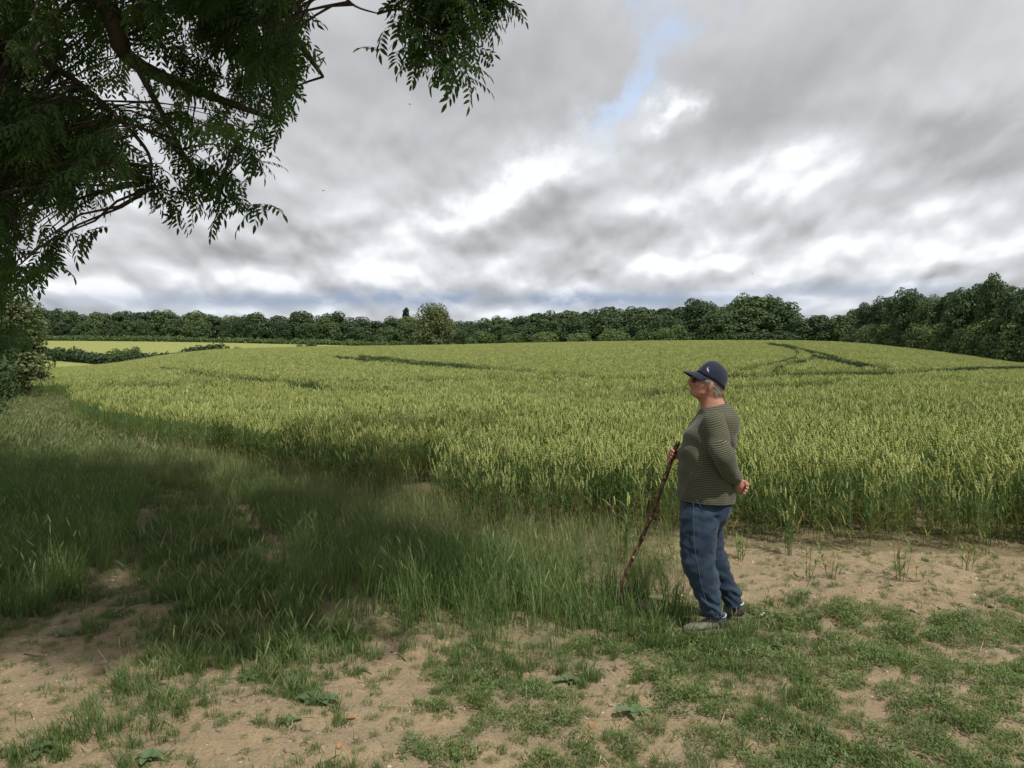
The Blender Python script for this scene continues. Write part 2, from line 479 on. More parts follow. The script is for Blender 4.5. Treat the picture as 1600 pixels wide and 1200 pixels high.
ca = gm.color_attributes.new('zone', 'FLOAT_COLOR', 'POINT')
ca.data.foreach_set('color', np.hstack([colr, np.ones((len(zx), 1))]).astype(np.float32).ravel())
m_, t, out = material('ground_soil')
vc = t.new('ShaderNodeVertexColor', layer_name='zone')
g = t.new('ShaderNodeNewGeometry'); pos = g.outputs['Position']
big = t.noise(pos, 0.9, 5); mid = t.noise(pos, 7, 6, 0.65); fine = t.noise(pos, 55, 4, 0.7)
c = t.mix(t.mapr(big, 0.3, 0.7), vc.outputs['Color'], t.mix(1.0, vc.outputs['Color'], (0.80, 0.78, 0.75), 'MULTIPLY'))
c = t.mix(t.mapr(mid, 0.38, 0.66, 0, 0.9), c, t.mix(1.0, c, (1.30, 1.26, 1.20), 'MULTIPLY'))
c = t.mix(t.mapr(fine, 0.46, 0.68, 0, 0.75), c, t.mix(1.0, c, (0.62, 0.58, 0.55), 'MULTIPLY'))
vo = t.new('ShaderNodeTexVoronoi'); vo.inputs['Scale'].default_value = 48; t.l.new(pos, vo.inputs['Vector'])
peb = t.mapr(vo.outputs['Distance'], 0.16, 0.10)
pick = t.mapr(t.noise(pos, 30, 1), 0.56, 0.6)
c = t.mix(t.m('MULTIPLY', t.m('MULTIPLY', peb, pick), 0.6), c, (0.42, 0.36, 0.27))
hgt = t.m('ADD', t.m('MULTIPLY', mid, 1.0), t.m('MULTIPLY', fine, 0.35))
b = principled(t, c, 0.95, 0.15, bump(t, hgt, 0.9, 0.03))
t.l.new(b.outputs[0], out.inputs[0])
gm.materials.append(m_)
ground = obj('ground', gm); tag(ground, kind='structure')

# ------------------------------------------------------------------ scatter (uncountable ground cover only)
def scatter(name, P3, rot, scl, tint, protos, mat_index=None):
    N = len(P3)
    me = bpy.data.meshes.new(name)
    me.vertices.add(N); me.vertices.foreach_set('co', np.asarray(P3, np.float32).ravel())
    for nm, ty, arr, key in (('rot', 'FLOAT_VECTOR', rot, 'vector'), ('scl', 'FLOAT_VECTOR', scl, 'vector'), ('tint', 'FLOAT', tint, 'value')):
        a = me.attributes.new(nm, ty, 'POINT'); a.data.foreach_set(key, np.asarray(arr, np.float32).ravel())
    pick = np.random.randint(0, len(protos), N)
    a = me.attributes.new('pick', 'INT', 'POINT'); a.data.foreach_set('value', pick.astype(np.int32))
    o = obj(name, me)
    co = bpy.data.collections.new(name + '_kinds')
    for p in protos: co.objects.link(p)
    ng = bpy.data.node_groups.new(name + '_scatter', 'GeometryNodeTree')
    ng.interface.new_socket('Geometry', in_out='INPUT', socket_type='NodeSocketGeometry')
    ng.interface.new_socket('Geometry', in_out='OUTPUT', socket_type='NodeSocketGeometry')
    n = NT(ng)
    gi = n.new('NodeGroupInput'); go = n.new('NodeGroupOutput')
    ci = n.new('GeometryNodeCollectionInfo'); ci.inputs['Collection'].default_value = co
    ci.inputs['Separate Children'].default_value = True; ci.inputs['Reset Children'].default_value = True
    def na(nm, dt):
        q = n.new('GeometryNodeInputNamedAttribute', data_type=dt); q.inputs[0].default_value = nm
        return next(s_ for s_ in q.outputs if s_.enabled and s_.name == 'Attribute')
    ip = n.new('GeometryNodeInstanceOnPoints'); ip.inputs['Pick Instance'].default_value = True
    n.l.new(gi.outputs[0], ip.inputs['Points']); n.l.new(ci.outputs[0], ip.inputs['Instance'])
    n.l.new(na('pick', 'INT'), ip.inputs['Instance Index'])
    e2r = n.new('FunctionNodeEulerToRotation'); n.l.new(na('rot', 'FLOAT_VECTOR'), e2r.inputs[0])
    n.l.new(e2r.outputs[0], ip.inputs['Rotation']); n.l.new(na('scl', 'FLOAT_VECTOR'), ip.inputs['Scale'])
    n.l.new(ip.outputs[0], go.inputs[0])
    md = o.modifiers.new('scatter', 'NODES'); md.node_group = ng
    return o
def proto(name, me): return bpy.data.objects.new(name, me)
rng = np.random.default_rng(11)
random.seed(4); np.random.seed(4)

# wheat tufts -------------------------------------------------------
def wheat_tuft(name, nst, rad, leaves=3, H=0.65, hi=True, dry=0.15):
    mb = MB()
    for k in range(nst):
        a = random.uniform(0, 6.283); r = rad * math.sqrt(random.random())
        b0 = np.array([r * math.cos(a), r * math.sin(a), 0])
        h = H * random.uniform(0.80, 1.08); la = random.uniform(0, 6.283); ln = random.uniform(0.0, 0.075)
        lean = np.array([math.cos(la), math.sin(la), 0]) * ln
        top = b0 + lean + np.array([0, 0, h])
        sd = np.array([math.cos(la + 1.2), math.sin(la + 1.2), 0])
        strip(mb, [b0, (b0 + top) / 2 + lean * -0.15, top], [0.0022, 0.002, 0.0018], sd, 0)
        # ear
        ed = lean * 2.6 + np.array([0, 0, 0.3]); ed /= np.linalg.norm(ed)
        el = random.uniform(0.075, 0.10); er = random.uniform(0.0085, 0.0115)
        if hi:
            q = 6
            pts = [top + ed * el * i / q for i in range(q + 1)]
            rr = [er * 0.5] + [er * (1.15 if i % 2 else 0.75) * (1 - 0.25 * i / q) for i in range(1, q)] + [er * 0.25]
            tube(mb, pts, rr, 5, 1, False, 0.7)
        else:
            tube(mb, [top, top + ed * el * 0.5, top + ed * el], [er * 0.8, er * 1.15, er * 0.3], 3, 1, False)
        for j in range(leaves):
            hz_ = h * random.uniform(0.12, 0.85 if hi else 0.62)
            az = random.uniform(0, 6.283); L = random.uniform(0.12, 0.24) * (1 if hi else .8); wd = random.uniform(0.0035, 0.0065)
            dr = np.array([math.cos(az), math.sin(az), 0]); up = np.array([0, 0, 1.0])
            p = b0 + (top - b0) * (hz_ / h); s_ = np.cross(dr, up)
            bend = random.uniform(0.5, 1.6); pts = [p]; nseg = 4 if hi else 2
            for q in range(nseg):
                e = 1.25 - bend * (q + 0.5) / nseg * 1.3
                p = p + (dr * math.cos(e) + up * math.sin(e)) * L / nseg; pts.append(p)
            ws = [wd * 0.7] + [wd * (1 - (q / nseg) ** 2) for q in range(1, nseg)] + [0.0005]
            isdry = (hz_ < h * 0.34 and random.random() < 0.55) or random.random() < dry * 0.3
            strip(mb, pts, ws, s_, 2 if isdry else 0)
    return proto(name, mb.build(name, [M_WLF, M_EAR, M_WDRY]))
WH_N = [wheat_tuft('wheat_tuft_near', 9, 0.085, 4) for _ in range(7)]
WH_M = [wheat_tuft('wheat_tuft_mid', 14, 0.15, 2, hi=False) for _ in range(6)]
WH_F = [wheat_tuft('wheat_tuft_far', 26, 0.27, 1, hi=False) for _ in range(6)]

# tramlines: wheel tracks through the crop, read off the crop top
TRAM_PX = [
 [(1200, 538), (1222, 541), (1240, 546), (1248, 552), (1240, 560), (1215, 568), (1180, 574), (1150, 578)],
 [(1222, 539), (1245, 544), (1262, 550), (1272, 557), (1262, 564), (1235, 570), (1210, 575), (1206, 579), (1235, 582), (1350, 582), (1430, 580), (1600, 575), (1750, 572)],
 [(1262, 549), (1290, 556), (1325, 566), (1390, 578)], [(1275, 558), (1310, 566), (1350, 575)],
 [(650, 594), (800, 594), (950, 591), (1060, 590), (1140, 589), (1300, 585), (1450, 583)],
 [(297, 578), (350, 586), (435, 596), (500, 606), (640, 614)], [(250, 577), (350, 591), (420, 598), (480, 607), (590, 613)],
 [(-60, 600), (50, 602), (250, 602), (450, 600), (650, 596), (800, 594)],
 [(525, 559), (650, 570), (800, 581), (930, 588)], [(560, 558), (700, 570), (830, 579)]]
def tram_d(x, y, z):
    """distance to the nearest wheel track, in track widths as they read across the slope"""
    px, py = to_px(x, y, z + 0.66)
    d = np.full(np.shape(x), 1e9)
    for L in TRAM_PX: d = np.minimum(d, poly_dist(px, py, L))
    half = np.interp(py, [538, 560, 600, 615], [1.5, 1.9, 2.3, 2.4]) * np.interp(px, [900, 1000], [0.8, 1.0])
    d = d / half
    for L in CROSS_PX: d = np.minimum(d, poly_dist(px, py, L) / 3.2)
    return d
CROSS_PX = [[(1000, 618), (1120, 606), (1250, 604), (1330, 596)]]
def field_pts(y0, y1, dens, seed):
    r = np.random.default_rng(seed)
    Wd = 0.72; side = 2.6 if y0 < 20 else 5.0          # a margin beyond the frame on both sides
    n = int((y1 - y0) * 2 * (Wd * y1 + side) * dens)
    y = r.uniform(y0, y1, n); x = r.uniform(-1, 1, n) * (Wd * y1 + side)
    k = np.abs(x) < Wd * y + side
    x, y = x[k], y[k]
    return x, y, r
def place_wheat(name, y0, y1, dens, protos, seed, tram=0.3, rows=True):
    x, y, r = field_pts(y0, y1, dens, seed)
    z = ground_z(x, y)
    k = wheat_zone(x, y, z)
    d = tram_d(x, y, z)
    k &= (d > 0.35) | (r.random(len(x)) < 0.3)
    if rows:                                      # drilled rows, plain where the crop is thin on the left
        px, _ = to_px(x, y, z)
        q = 0.5 + 0.5 * np.cos(2 * math.pi * (x + 0.30 * y + 0.004 * y * y) / 0.52)
        wgt = np.clip((430 - px) / 250, 0, 1) * np.clip((y - 13) / 4, 0, 1)
        k &= r.random(len(x)) > wgt * (1 - q ** 0.8) * 1.05
    # thin near margin and bare spots
    px, py = to_px(x, y, z)
    e = np.interp(px, EDGE_X, EDGE_Y)
    margin = np.clip((e - py) / (14 + 30 * fbm(x, y, 1.5, 8)), 0, 1)
    margin = np.where(y < 11, margin, 1)
    k &= r.random(len(x)) < 0.3 + 0.7 * margin
    bare = (np.hypot(x - BARE[0], (y - BARE[1]) * 0.6) < 0.42 + 0.3 * (fbm(x, y, 2, 77) - .5))
    k &= ~(bare & (r.random(len(x)) < 0.85))
    x, y, z, d, margin = x[k], y[k], z[k], d[k], margin[k]
    n = len(x)
    s_ = (0.88 + 0.24 * fbm(x, y, 0.35, 31)) * r.uniform(0.93, 1.07, n) * (0.72 + 0.28 * margin) * np.where(d < 1.15, np.where(y < 38, 0.8, 0.96), 1)
    rot = np.stack([r.normal(0, 0.05, n), r.normal(0, 0.05, n), r.uniform(0, 6.28, n)], 1)
    tint = np.clip((1.35 - d) / 0.35, 0, 1) * 1.0  # greener plants beside the tracks, darkened further to paint in the gaps' shade
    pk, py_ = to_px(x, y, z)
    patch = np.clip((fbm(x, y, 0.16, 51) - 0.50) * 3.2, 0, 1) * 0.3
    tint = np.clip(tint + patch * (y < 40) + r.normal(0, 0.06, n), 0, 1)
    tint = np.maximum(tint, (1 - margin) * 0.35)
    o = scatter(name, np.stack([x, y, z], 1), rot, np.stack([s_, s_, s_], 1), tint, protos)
    return o
BARE = ground_at(655, 775)[:2]
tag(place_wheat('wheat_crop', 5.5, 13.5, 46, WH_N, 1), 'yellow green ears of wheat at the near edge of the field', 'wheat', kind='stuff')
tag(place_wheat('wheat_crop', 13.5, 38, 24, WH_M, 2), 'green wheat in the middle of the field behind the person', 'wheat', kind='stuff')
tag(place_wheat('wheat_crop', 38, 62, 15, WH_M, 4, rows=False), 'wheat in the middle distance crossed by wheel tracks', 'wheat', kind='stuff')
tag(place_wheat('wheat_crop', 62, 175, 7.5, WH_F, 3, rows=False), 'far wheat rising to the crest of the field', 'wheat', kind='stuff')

# grass -------------------------------------------------------------
def grass_tuft(name, nb, rad, H, heads=0.12, wd=0.0028, droop=1.0):
    mb = MB()
    for k in range(nb):
        a = random.uniform(0, 6.283); r = rad * math.sqrt(random.random())
        p = np.array([r * math.cos(a), r * math.sin(a), 0]); b0 = p
        h = H * random.uniform(0.45, 1.05); az = random.uniform(0, 6.283)
        dr = np.array([math.cos(az), math.sin(az), 0]); s_ = np.array([-dr[1], dr[0], 0])
        e0 = random.uniform(1.25, 1.55); bend = random.uniform(0.2, 1.3) * droop; n = 4; pts = [p]
        head = random.random() < heads
        if head: h *= 1.2; bend *= 0.4
        for q in range(n):
            e = e0 - bend * ((q + 0.5) / n) ** 1.5
            p = p + (dr * math.cos(e) + np.array([0, 0, 1]) * math.sin(e)) * h / n; pts.append(p)
        w0 = wd * random.uniform(0.7, 1.3) * (0.5 if head else 1)
        strip(mb, pts, [w0, w0, w0 * 0.85, w0 * 0.6, 0.0004], s_, 0)
        if head:
            d = pts[-1] - pts[-2]; d /= np.linalg.norm(d); L = random.uniform(0.05, 0.11)
            tube(mb, [p, p + d * L * .35, p + d * L * .7 + dr * .004, p + d * L + dr * .01], [0.001, 0.0042, 0.0035, 0.0006], 3, 1, False)
    return proto(name, mb.build(name, [M_GRASS, M_SEED]))
GR_T = [grass_tuft('grass_tuft_tall', 22, 0.07, 0.46, 0.10) for _ in range(7)]
GR_S = [grass_tuft('grass_tuft_short', 26, 0.055, 0.11, 0.03, 0.002, 1.2) for _ in range(6)]
GR_B = [grass_tuft('grass_tuft_medium', 28, 0.05, 0.22, 0.08, 0.0025, 1.2) for _ in range(5)]
def sample_area(y0, y1, dens, seed, Wd=0.74, xr=None):
    return field_pts(y0, y1, dens, seed)
def soft_in(x, y, poly, jit, seed):
    z = ground_z(x, y); px, py = to_px(x, y, z)
    j = jit * np.clip(6 / y, 0.1, 1.3)
    return inpoly(px + (fbm(x, y, 2.5, seed) - .5) * j * 2, py + (fbm(x, y, 2.5, seed + 5) - .5) * j, poly), px, py, z
def lay(name, x, y, z, s_, tint, protos, r, tilt=0.08):
    n = len(x)
    rot = np.stack([r.normal(0, tilt, n), r.normal(0, tilt, n), r.uniform(0, 6.28, n)], 1)
    return scatter(name, np.stack([x, y, z - 0.004], 1), rot, np.stack([s_ * 1.05, s_ * 1.05, s_], 1), tint, protos)
# tall grass
xs_, ys_, hs, ts = [], [], [], []
for (y0, y1, dn, sd) in ((3.6, 9, 78, 101), (9, 20, 34, 102), (20, 46, 9, 103)):
    x, y, r = field_pts(y0, y1, dn, sd)
    a, px, py, z = soft_in(x, y, TALL_R, 40, 61); b_, _, _, _ = soft_in(x, y, TALL_L, 40, 66); c_, _, _, _ = soft_in(x, y, VERGE_F, 20, 69)
    k = (a | b_ | c_) & ~wheat_zone(x, y, z) & (r.random(len(x)) < 0.35 + 0.9 * fbm(x, y, 1.6, 88))
    x, y, px, py, z, a, b_ = x[k], y[k], px[k], py[k], z[k], a[k], b_[k]
    h = (0.62 + 0.55 * fbm(x, y, 0.9, 41)) * np.interp(y, [9, 15], [1, 0.5])
    # shorter towards the outer rim of the stand
    h *= np.where(poly_dist(x, y, tp) < np.interp(y, [7, 12, 20], [.25, .5, 1.0]), 0.42, 1)
    fr = np.interp(px, [400, 700, 900, 1100], [980, 990, 1022, 1020])
    h *= np.clip(0.5 + (fr - py) / 45, 0.5, 1)
    h *= np.where(px > 900, 1.0 - 0.62 * np.clip((px - 1050) / 60, 0, 1), 1)
    back = np.interp(px, [128, 240, 420, 560, 700, 850, 1000, 1150], [668, 704, 762, 806, 850, 882, 905, 962])
    h *= np.where(a, np.clip(0.55 + (py - back) / 45, 0.55, 1), 1)
    xs_.append(x); ys_.append(y); hs.append(h)
    ts.append(np.clip((fbm(x, y, 0.5, 43) - 0.55) * 1.2 + np.where(a, np.clip(1 - (py - back) / 35, 0, 1) * 0.6, 0) + r.normal(0, .08, len(x)), 0, 1))
x = np.concatenate(xs_); y = np.concatenate(ys_); h = np.concatenate(hs); tn = np.concatenate(ts)
# keep the walker's shoes free
far_from_feet = (np.hypot((x - 1.13) / 0.15, (y - 4.63) / 0.085) > 1)
x, y, h, tn = x[far_from_feet], y[far_from_feet], h[far_from_feet], tn[far_from_feet]
tag(lay('tall_grass', x, y, ground_z(x, y), h, tn, GR_T, np.random.default_rng(5)), 'tall seeding grass on the field margin and left verge', 'grass', kind='stuff')
# short grass on the track and between
TRK_FAR = [(60, 618), (118, 618), (122, 668), (230, 702), (330, 765), (420, 850), (430, 930), (300, 960), (190, 940), (200, 880), (240, 830), (230, 770), (180, 730), (90, 690), (-40, 660), (30, 645), (70, 632)]
xs_, ys_, hs, ts = [], [], [], []
for (y0, y1, dn, sd) in ((3.6, 9, 190, 111), (9, 20, 90, 112), (20, 46, 14, 113)):
    x, y, r = field_pts(y0, y1, dn, sd)
    a, px, py, z = soft_in(x, y, TRK_FAR, 40, 71)
    if y0 >= 9: a = a | inpoly(px, py, TALL_L) | inpoly(px, py, TALL_R) | inpoly(px, py, VERGE_F) | ((px < 130) & (py < 720))
    bare = np.clip((py - 865) / 50, 0, 1) * np.clip(1.1 - poly_dist(x, y, tp) / 0.45, 0, 1) * 0.95
    k = a & ~wheat_zone(x, y, z) & (r.random(len(x)) > bare)
    x, y, px, py = x[k], y[k], px[k], py[k]
    xs_.append(x); ys_.append(y); hs.append(np.where(y > 12, 1.6, 1.25) * r.uniform(0.6, 1.2, len(x)) * (0.7 + 0.6 * fbm(x, y, 1.2, 3)))
    ts.append(np.clip(np.clip((y - 9) / 10, 0, 1) * 0.55 + (fbm(x, y, .7, 7) - .4), 0, 1))
x = np.concatenate(xs_); y = np.concatenate(ys_)
tag(lay('short_grass', x, y, ground_z(x, y), np.concatenate(hs), np.concatenate(ts), GR_S, np.random.default_rng(6)), 'short trodden grass on the farm track at left', 'grass', kind='stuff')

# foreground grass patches and weeds: patch fields ------------------
x, y, r = field_pts(2.7, 7.4, 420, 121)
z = ground_z(x, y); px, py = to_px(x, y, z)
pn = 0.55 * fbm(x, y, 3.0, 91, 3) + 0.45 * fbm(x, y, 9.0, 95, 2)
left_patch = np.exp(-((px - 330) / 170) ** 2 - ((py - 1010) / 95) ** 2) * 0.30 + np.exp(-((px - 560) / 330) ** 2 - ((py - 1000) / 40) ** 2) * 0.24
left_patch += np.exp(-((px - 190) / 120) ** 2 - ((py - 1120) / 60) ** 2) * 0.12 - np.exp(-((px - 90) / 130) ** 2 - ((py - 1030) / 55) ** 2) * 0.3 - np.exp(-((px - 250) / 90) ** 2 - ((py - 895) / 40) ** 2) * 0.3
feet = np.exp(-((px - 1120) / 150) ** 2 - ((py - 1000) / 45) ** 2) * 0.34
zone = (px < 1280) & (py > 930) | (px < 420) & (py > 820)
k = zone & (pn + left_patch * 0.75 + feet > 0.525) & ~inpoly(px, py, TALL_R) & (r.random(len(x)) < 0.75)
k &= (np.hypot((x - 1.13) / 0.17, (y - 4.60) / 0.10) > 1)
x, y, pn = x[k], y[k], pn[k] + left_patch[k]
tag(lay('grass_patches', x, y, ground_z(x, y), np.clip(0.40 + (pn - 0.53) * 2.4, 0.3, 0.95) * r.uniform(0.5, 1.15, len(x)), np.clip(r.normal(0.12, 0.2, len(x)), 0, 1), GR_S + GR_B[:2], np.random.default_rng(7), 0.15),
    'scattered grass patches on the sandy foreground', 'grass', kind='stuff')

def weed_tuft(name, nl, rad, H, lw=0.010, ll=0.032):
    """low mat weed: short stems with many small oval leaves"""
    mb = MB()
    for k in range(nl):
        a = random.uniform(0, 6.283); r = rad * math.sqrt(random.random())
        hh = H * (1 - 0.6 * (r / rad) ** 2) * random.uniform(0.25, 1.0)
        p = np.array([r * math.cos(a), r * math.sin(a), hh])
        az = random.uniform(0, 6.283); e = random.uniform(-0.1, 1.2)
        d = np.array([math.cos(az) * math.cos(e), math.sin(az) * math.cos(e), math.sin(e)])
        s_ = np.array([-math.sin(az), math.cos(az), random.uniform(-.3, .3)])
        L = ll * random.uniform(0.5, 1.3); wd = lw * random.uniform(0.5, 1.2)
        mb.add([p, p + d * L * .45 - s_ * wd / 2, p + d * L, p + d * L * .45 + s_ * wd / 2], [(0, 1, 2, 3)], 0)
        if k % 5 == 0:
            strip(mb, [[p[0] * .3, p[1] * .3, 0], p], [0.001, 0.0008], s_, 0)
    return proto(name, mb.build(name, [M_WEED]))
WD = [weed_tuft('weed_tuft', 100, 0.07, 0.05, 0.0075, 0.024) for _ in range(5)] + [weed_tuft('weed_tuft_fine', 110, 0.06, 0.06, 0.006, 0.022) for _ in range(3)]
x, y, r = field_pts(2.7, 7.6, 230, 131)
z = ground_z(x, y); px, py = to_px(x, y, z)
pn = 0.62 * fbm(x, y, 2.6, 191, 3) + 0.38 * fbm(x, y, 8.0, 193, 2)
right = np.clip((px - 600) / 450, 0, 1) * 0.10
bias = np.zeros(len(x))
for cx, cy, a, b_, gsc in ((1140, 1120, 150, 55, .22), (1260, 960, 130, 40, .22), (1400, 1010, 130, 40, .12), (1330, 1050, 90, 50, .10), (1500, 975, 90, 22, .16), (1480, 1060, 120, 30, .12), (880, 1120, 80, 50, .14), (1520, 1170, 120, 40, .20), (920, 1170, 120, 35, .16), (1130, 1010, 110, 40, .16), (1560, 930, 50, 15, .2), (720, 1160, 90, 30, .08), (1580, 1080, 60, 40, .1),
                           (1350, 1120, 110, 22, -.22), (1530, 1030, 60, 25, -.16), (1380, 900, 400, 45, -.5), (1050, 1180, 40, 30, -.1), (200, 1050, 240, 140, -.10), (600, 1130, 60, 30, -0.05)):
    bias += np.exp(-((px - cx) / a) ** 2 - ((py - cy) / b_) ** 2) * gsc
k = (pn + right + bias > 0.582) & (py > 915) & (r.random(len(x)) < 0.8) & ~inpoly(px, py, [(0, 900), (700, 900), (1000, 1000), (400, 1020), (0, 1060)])
k &= (np.hypot((x - 1.13) / 0.19, (y - 4.60) / 0.12) > 1)
x, y, ex = x[k], y[k], (pn + right + bias)[k] - 0.582
tag(lay('ground_weeds', x, y, ground_z(x, y), np.clip(0.5 + ex * 4, 0.45, 1.1) * r.uniform(0.6, 1.15, len(x)), np.zeros(len(x)), WD, np.random.default_rng(8), 0.2),
    'low mats of green weeds on the sandy foreground', 'weeds', kind='stuff')
# stray sprigs
x, y, r = field_pts(2.7, 7.0, 110, 141)
k = r.random(len(x)) < 0.7; x, y = x[k], y[k]
z = ground_z(x, y); k = ~wheat_zone(x, y, z); x, y = x[k], y[k]
tag(lay('stray_weeds', x, y, ground_z(x, y), r.uniform(0.25, 0.6, len(x)), np.full(len(x), .2), WD + GR_S, np.random.default_rng(9), 0.2),
    'sparse small sprigs dotted over the bare soil', 'weeds', kind='stuff')

# gravel, straw and dead stalks ------------------------------------
M_STONE = leafy('gravel_stone', (0.30, 0.25, 0.19), (0.45, 0.40, 0.33), (0.22, 0.16, 0.11), 0.0, 0.9)
M_STRAW = leafy('dry_straw', (0.42, 0.34, 0.19), (0.32, 0.25, 0.14), (0.20, 0.14, 0.09), 0.1, 0.8)
def stone(name):
    bm = bmesh.new(); bmesh.ops.create_icosphere(bm, subdivisions=1, radius=1)
    for v in bm.verts:
        v.co = Vector((v.co.x * random.uniform(.8, 1.2), v.co.y * random.uniform(.6, 1.0), v.co.z * random.uniform(.35, .6)))
    me = bpy.data.meshes.new(name); bm.to_mesh(me); bm.free(); me.materials.append(M_STONE)
    return proto(name, me)
ST = [stone('gravel_stone') for _ in range(5)]
x, y, r = field_pts(2.6, 8.5, 420, 151)
z = ground_z(x, y); k = ~wheat_zone(x, y, z) | (r.random(len(x)) < 0.3); k &= r.random(len(x)) < 0.25 + fbm(x, y, 1.3, 15)
x, y = x[k], y[k]
sc_ = 0.0035 * np.exp(r.normal(0, 0.55, len(x)))
tag(scatter('gravel', np.stack([x, y, ground_z(x, y)], 1), np.stack([r.normal(0, .3, len(x)), r.normal(0, .3, len(x)), r.uniform(0, 6, len(x))], 1), np.stack([sc_] * 3, 1), np.zeros(len(x)), ST),
    'small pale stones in the sandy soil', 'gravel', kind='stuff')
def clod(name):
    bm = bmesh.new(); bmesh.ops.create_icosphere(bm, subdivisions=2, radius=1)
    for v in bm.verts:
        k = 1 + .35 * mnoise.noise(v.co * 1.7 + Vector((random.random() * 9, 0, 0)))
        v.co = Vector((v.co.x * k, v.co.y * k * .8, v.co.z * k * .45))
    me = bpy.data.meshes.new(name); bm.to_mesh(me); bm.free(); me.materials.append(M_CLOD); return proto(name, me)
M_CLOD = leafy('soil_clod', (0.25, 0.20, 0.145), (0.20, 0.155, 0.11), (0.29, 0.24, 0.175), 0.0, 0.95)
CL_ = [clod('soil_clod') for _ in range(5)]
x, y, r = field_pts(2.6, 8.8, 320, 155)
z = ground_z(x, y); k = ~wheat_zone(x, y, z) & (r.random(len(x)) < np.clip((fbm(x, y, 1.1, 25) - .36) * 3, 0.05, 1))
x, y = x[k], y[k]
sc_ = 0.006 * np.exp(r.normal(0, 0.6, len(x)))
tag(scatter('soil_crumbs', np.stack([x, y, ground_z(x, y)], 1), np.stack([r.normal(0, .3, len(x)), r.normal(0, .3, len(x)), r.uniform(0, 6, len(x))], 1), np.stack([sc_] * 3, 1), np.zeros(len(x)), CL_),
    'crumbs and small clods of dry sandy soil', 'soil', kind='stuff')
def straw(name):
    mb = MB(); 
    for k in range(3):
        a = random.uniform(0, 6.28); d = np.array([math.cos(a), math.sin(a), 0]); s_ = np.array([-d[1], d[0], 0])
        L = random.uniform(0.05, 0.16); o_ = np.array([random.uniform(-.05, .05), random.uniform(-.05, .05), random.uniform(.003, .012)])
        strip(mb, [o_, o_ + d * L * .5 + s_ * L * random.uniform(-.1, .1) + [0, 0, .008], o_ + d * L], [.0016, .002, .0008], s_, 0)
    return proto(name, mb.build(name, [M_STRAW]))
SW = [straw('straw_bit') for _ in range(6)]
x, y, r = field_pts(2.7, 11, 60, 161)
z = ground_z(x, y); px, py = to_px(x, y, z); e = np.interp(px, EDGE_X, EDGE_Y)
k = r.random(len(x)) < np.clip(1 - np.abs(py - e - 8) / 45, 0.10, 1) 
x, y = x[k], y[k]
tag(scatter('straw_litter', np.stack([x, y, ground_z(x, y)], 1), np.stack([r.normal(0, .1, len(x)), r.normal(0, .1, len(x)), r.uniform(0, 6, len(x))], 1), np.stack([r.uniform(.6, 1.3, len(x))] * 3, 1), np.zeros(len(x)), SW),
    'bits of straw littering the soil by the crop edge', 'straw', kind='stuff')
# dried sparse grass between the stand and the crop
def dry_tuft(name):
    mb = MB()
    for k in range(14):
        a = random.uniform(0, 6.28); b0 = np.array([random.uniform(-.07, .07), random.uniform(-.07, .07), 0])
        h = random.uniform(.1, .3); d = np.array([math.cos(a), math.sin(a), 0]) * random.uniform(.02, .12); s_ = np.array([math.sin(a), -math.cos(a), 0])
        strip(mb, [b0, b0 + d * .4 + [0, 0, h * .6], b0 + d + [0, 0, h]], [.0016, .0015, .0005], s_, 0 if k % 3 else 1)
    return proto(name, mb.build(name, [M_SEED, M_GRASS]))
DT = [dry_tuft('dry_tuft') for _ in range(5)]
x, y, r = field_pts(5.6, 13, 150, 171)
z = ground_z(x, y); px, py = to_px(x, y, z); e = np.interp(px, EDGE_X, EDGE_Y)
k = (px < 1080) & (py > e - 25) & (py < e + 60) & (r.random(len(x)) < np.interp(px, [300, 700, 1000, 1080], [.8, .8, .5, .1]))
x, y = x[k], y[k]
tag(lay('dry_grass', x, y, ground_z(x, y), r.uniform(.6, 1.2, len(x)), np.full(len(x), .5), DT, np.random.default_rng(12)), 'thin dry grass between tall grass and wheat', 'grass', kind='stuff')

# ================================================================== trees, hedges and bushes
def leafage(c1, c2, c3, name):
    m_, t, out = material(name)
    oi = t.new('ShaderNodeObjectInfo'); g = t.new('ShaderNodeNewGeometry')
    nz = t.noise(g.outputs['Position'], 0.45, 4, 0.7)
    ri = g.outputs['Random Per Island']
    f = t.m('ADD', t.m('MULTIPLY', oi.outputs['Random'], 0.62), t.m('ADD', t.m('MULTIPLY', nz, 0.30), t.m('MULTIPLY', ri, 0.14)))
    col = t.ramp(f, [(0.15, c1), (0.55, c2), (0.9, c3)])
    b = principled(t, col, 0.55, 0.3)
    tr = t.new('ShaderNodeBsdfTranslucent'); t.put(tr.inputs[0], t.mix(1.0, col, (1.1, 1.2, .6), 'MULTIPLY'))
    mx = t.new('ShaderNodeMixShader'); mx.inputs[0].default_value = 0.25
    t.l.new(b.outputs[0], mx.inputs[1]); t.l.new(tr.outputs[0], mx.inputs[2]); t.l.new(mx.outputs[0], out.inputs[0])
    return m_
M_CROWN = leafage((0.045, 0.075, 0.036), (0.070, 0.110, 0.045), (0.11, 0.155, 0.06), 'broadleaf_crown')
M_BUSH = leafage((0.055, 0.090, 0.032), (0.085, 0.130, 0.042), (0.13, 0.18, 0.06), 'bush_leaves')
M_LONE = leafage((0.055, 0.076, 0.028), (0.085, 0.118, 0.042), (0.125, 0.15, 0.06), 'sparse_crown')
M_CONI = leafage((0.014, 0.028, 0.018), (0.02, 0.036, 0.02), (0.03, 0.045, 0.025), 'conifer_needles')
M_DARK = leafage((0.034, 0.058, 0.024), (0.052, 0.086, 0.032), (0.08, 0.12, 0.04), 'dark_leaves')

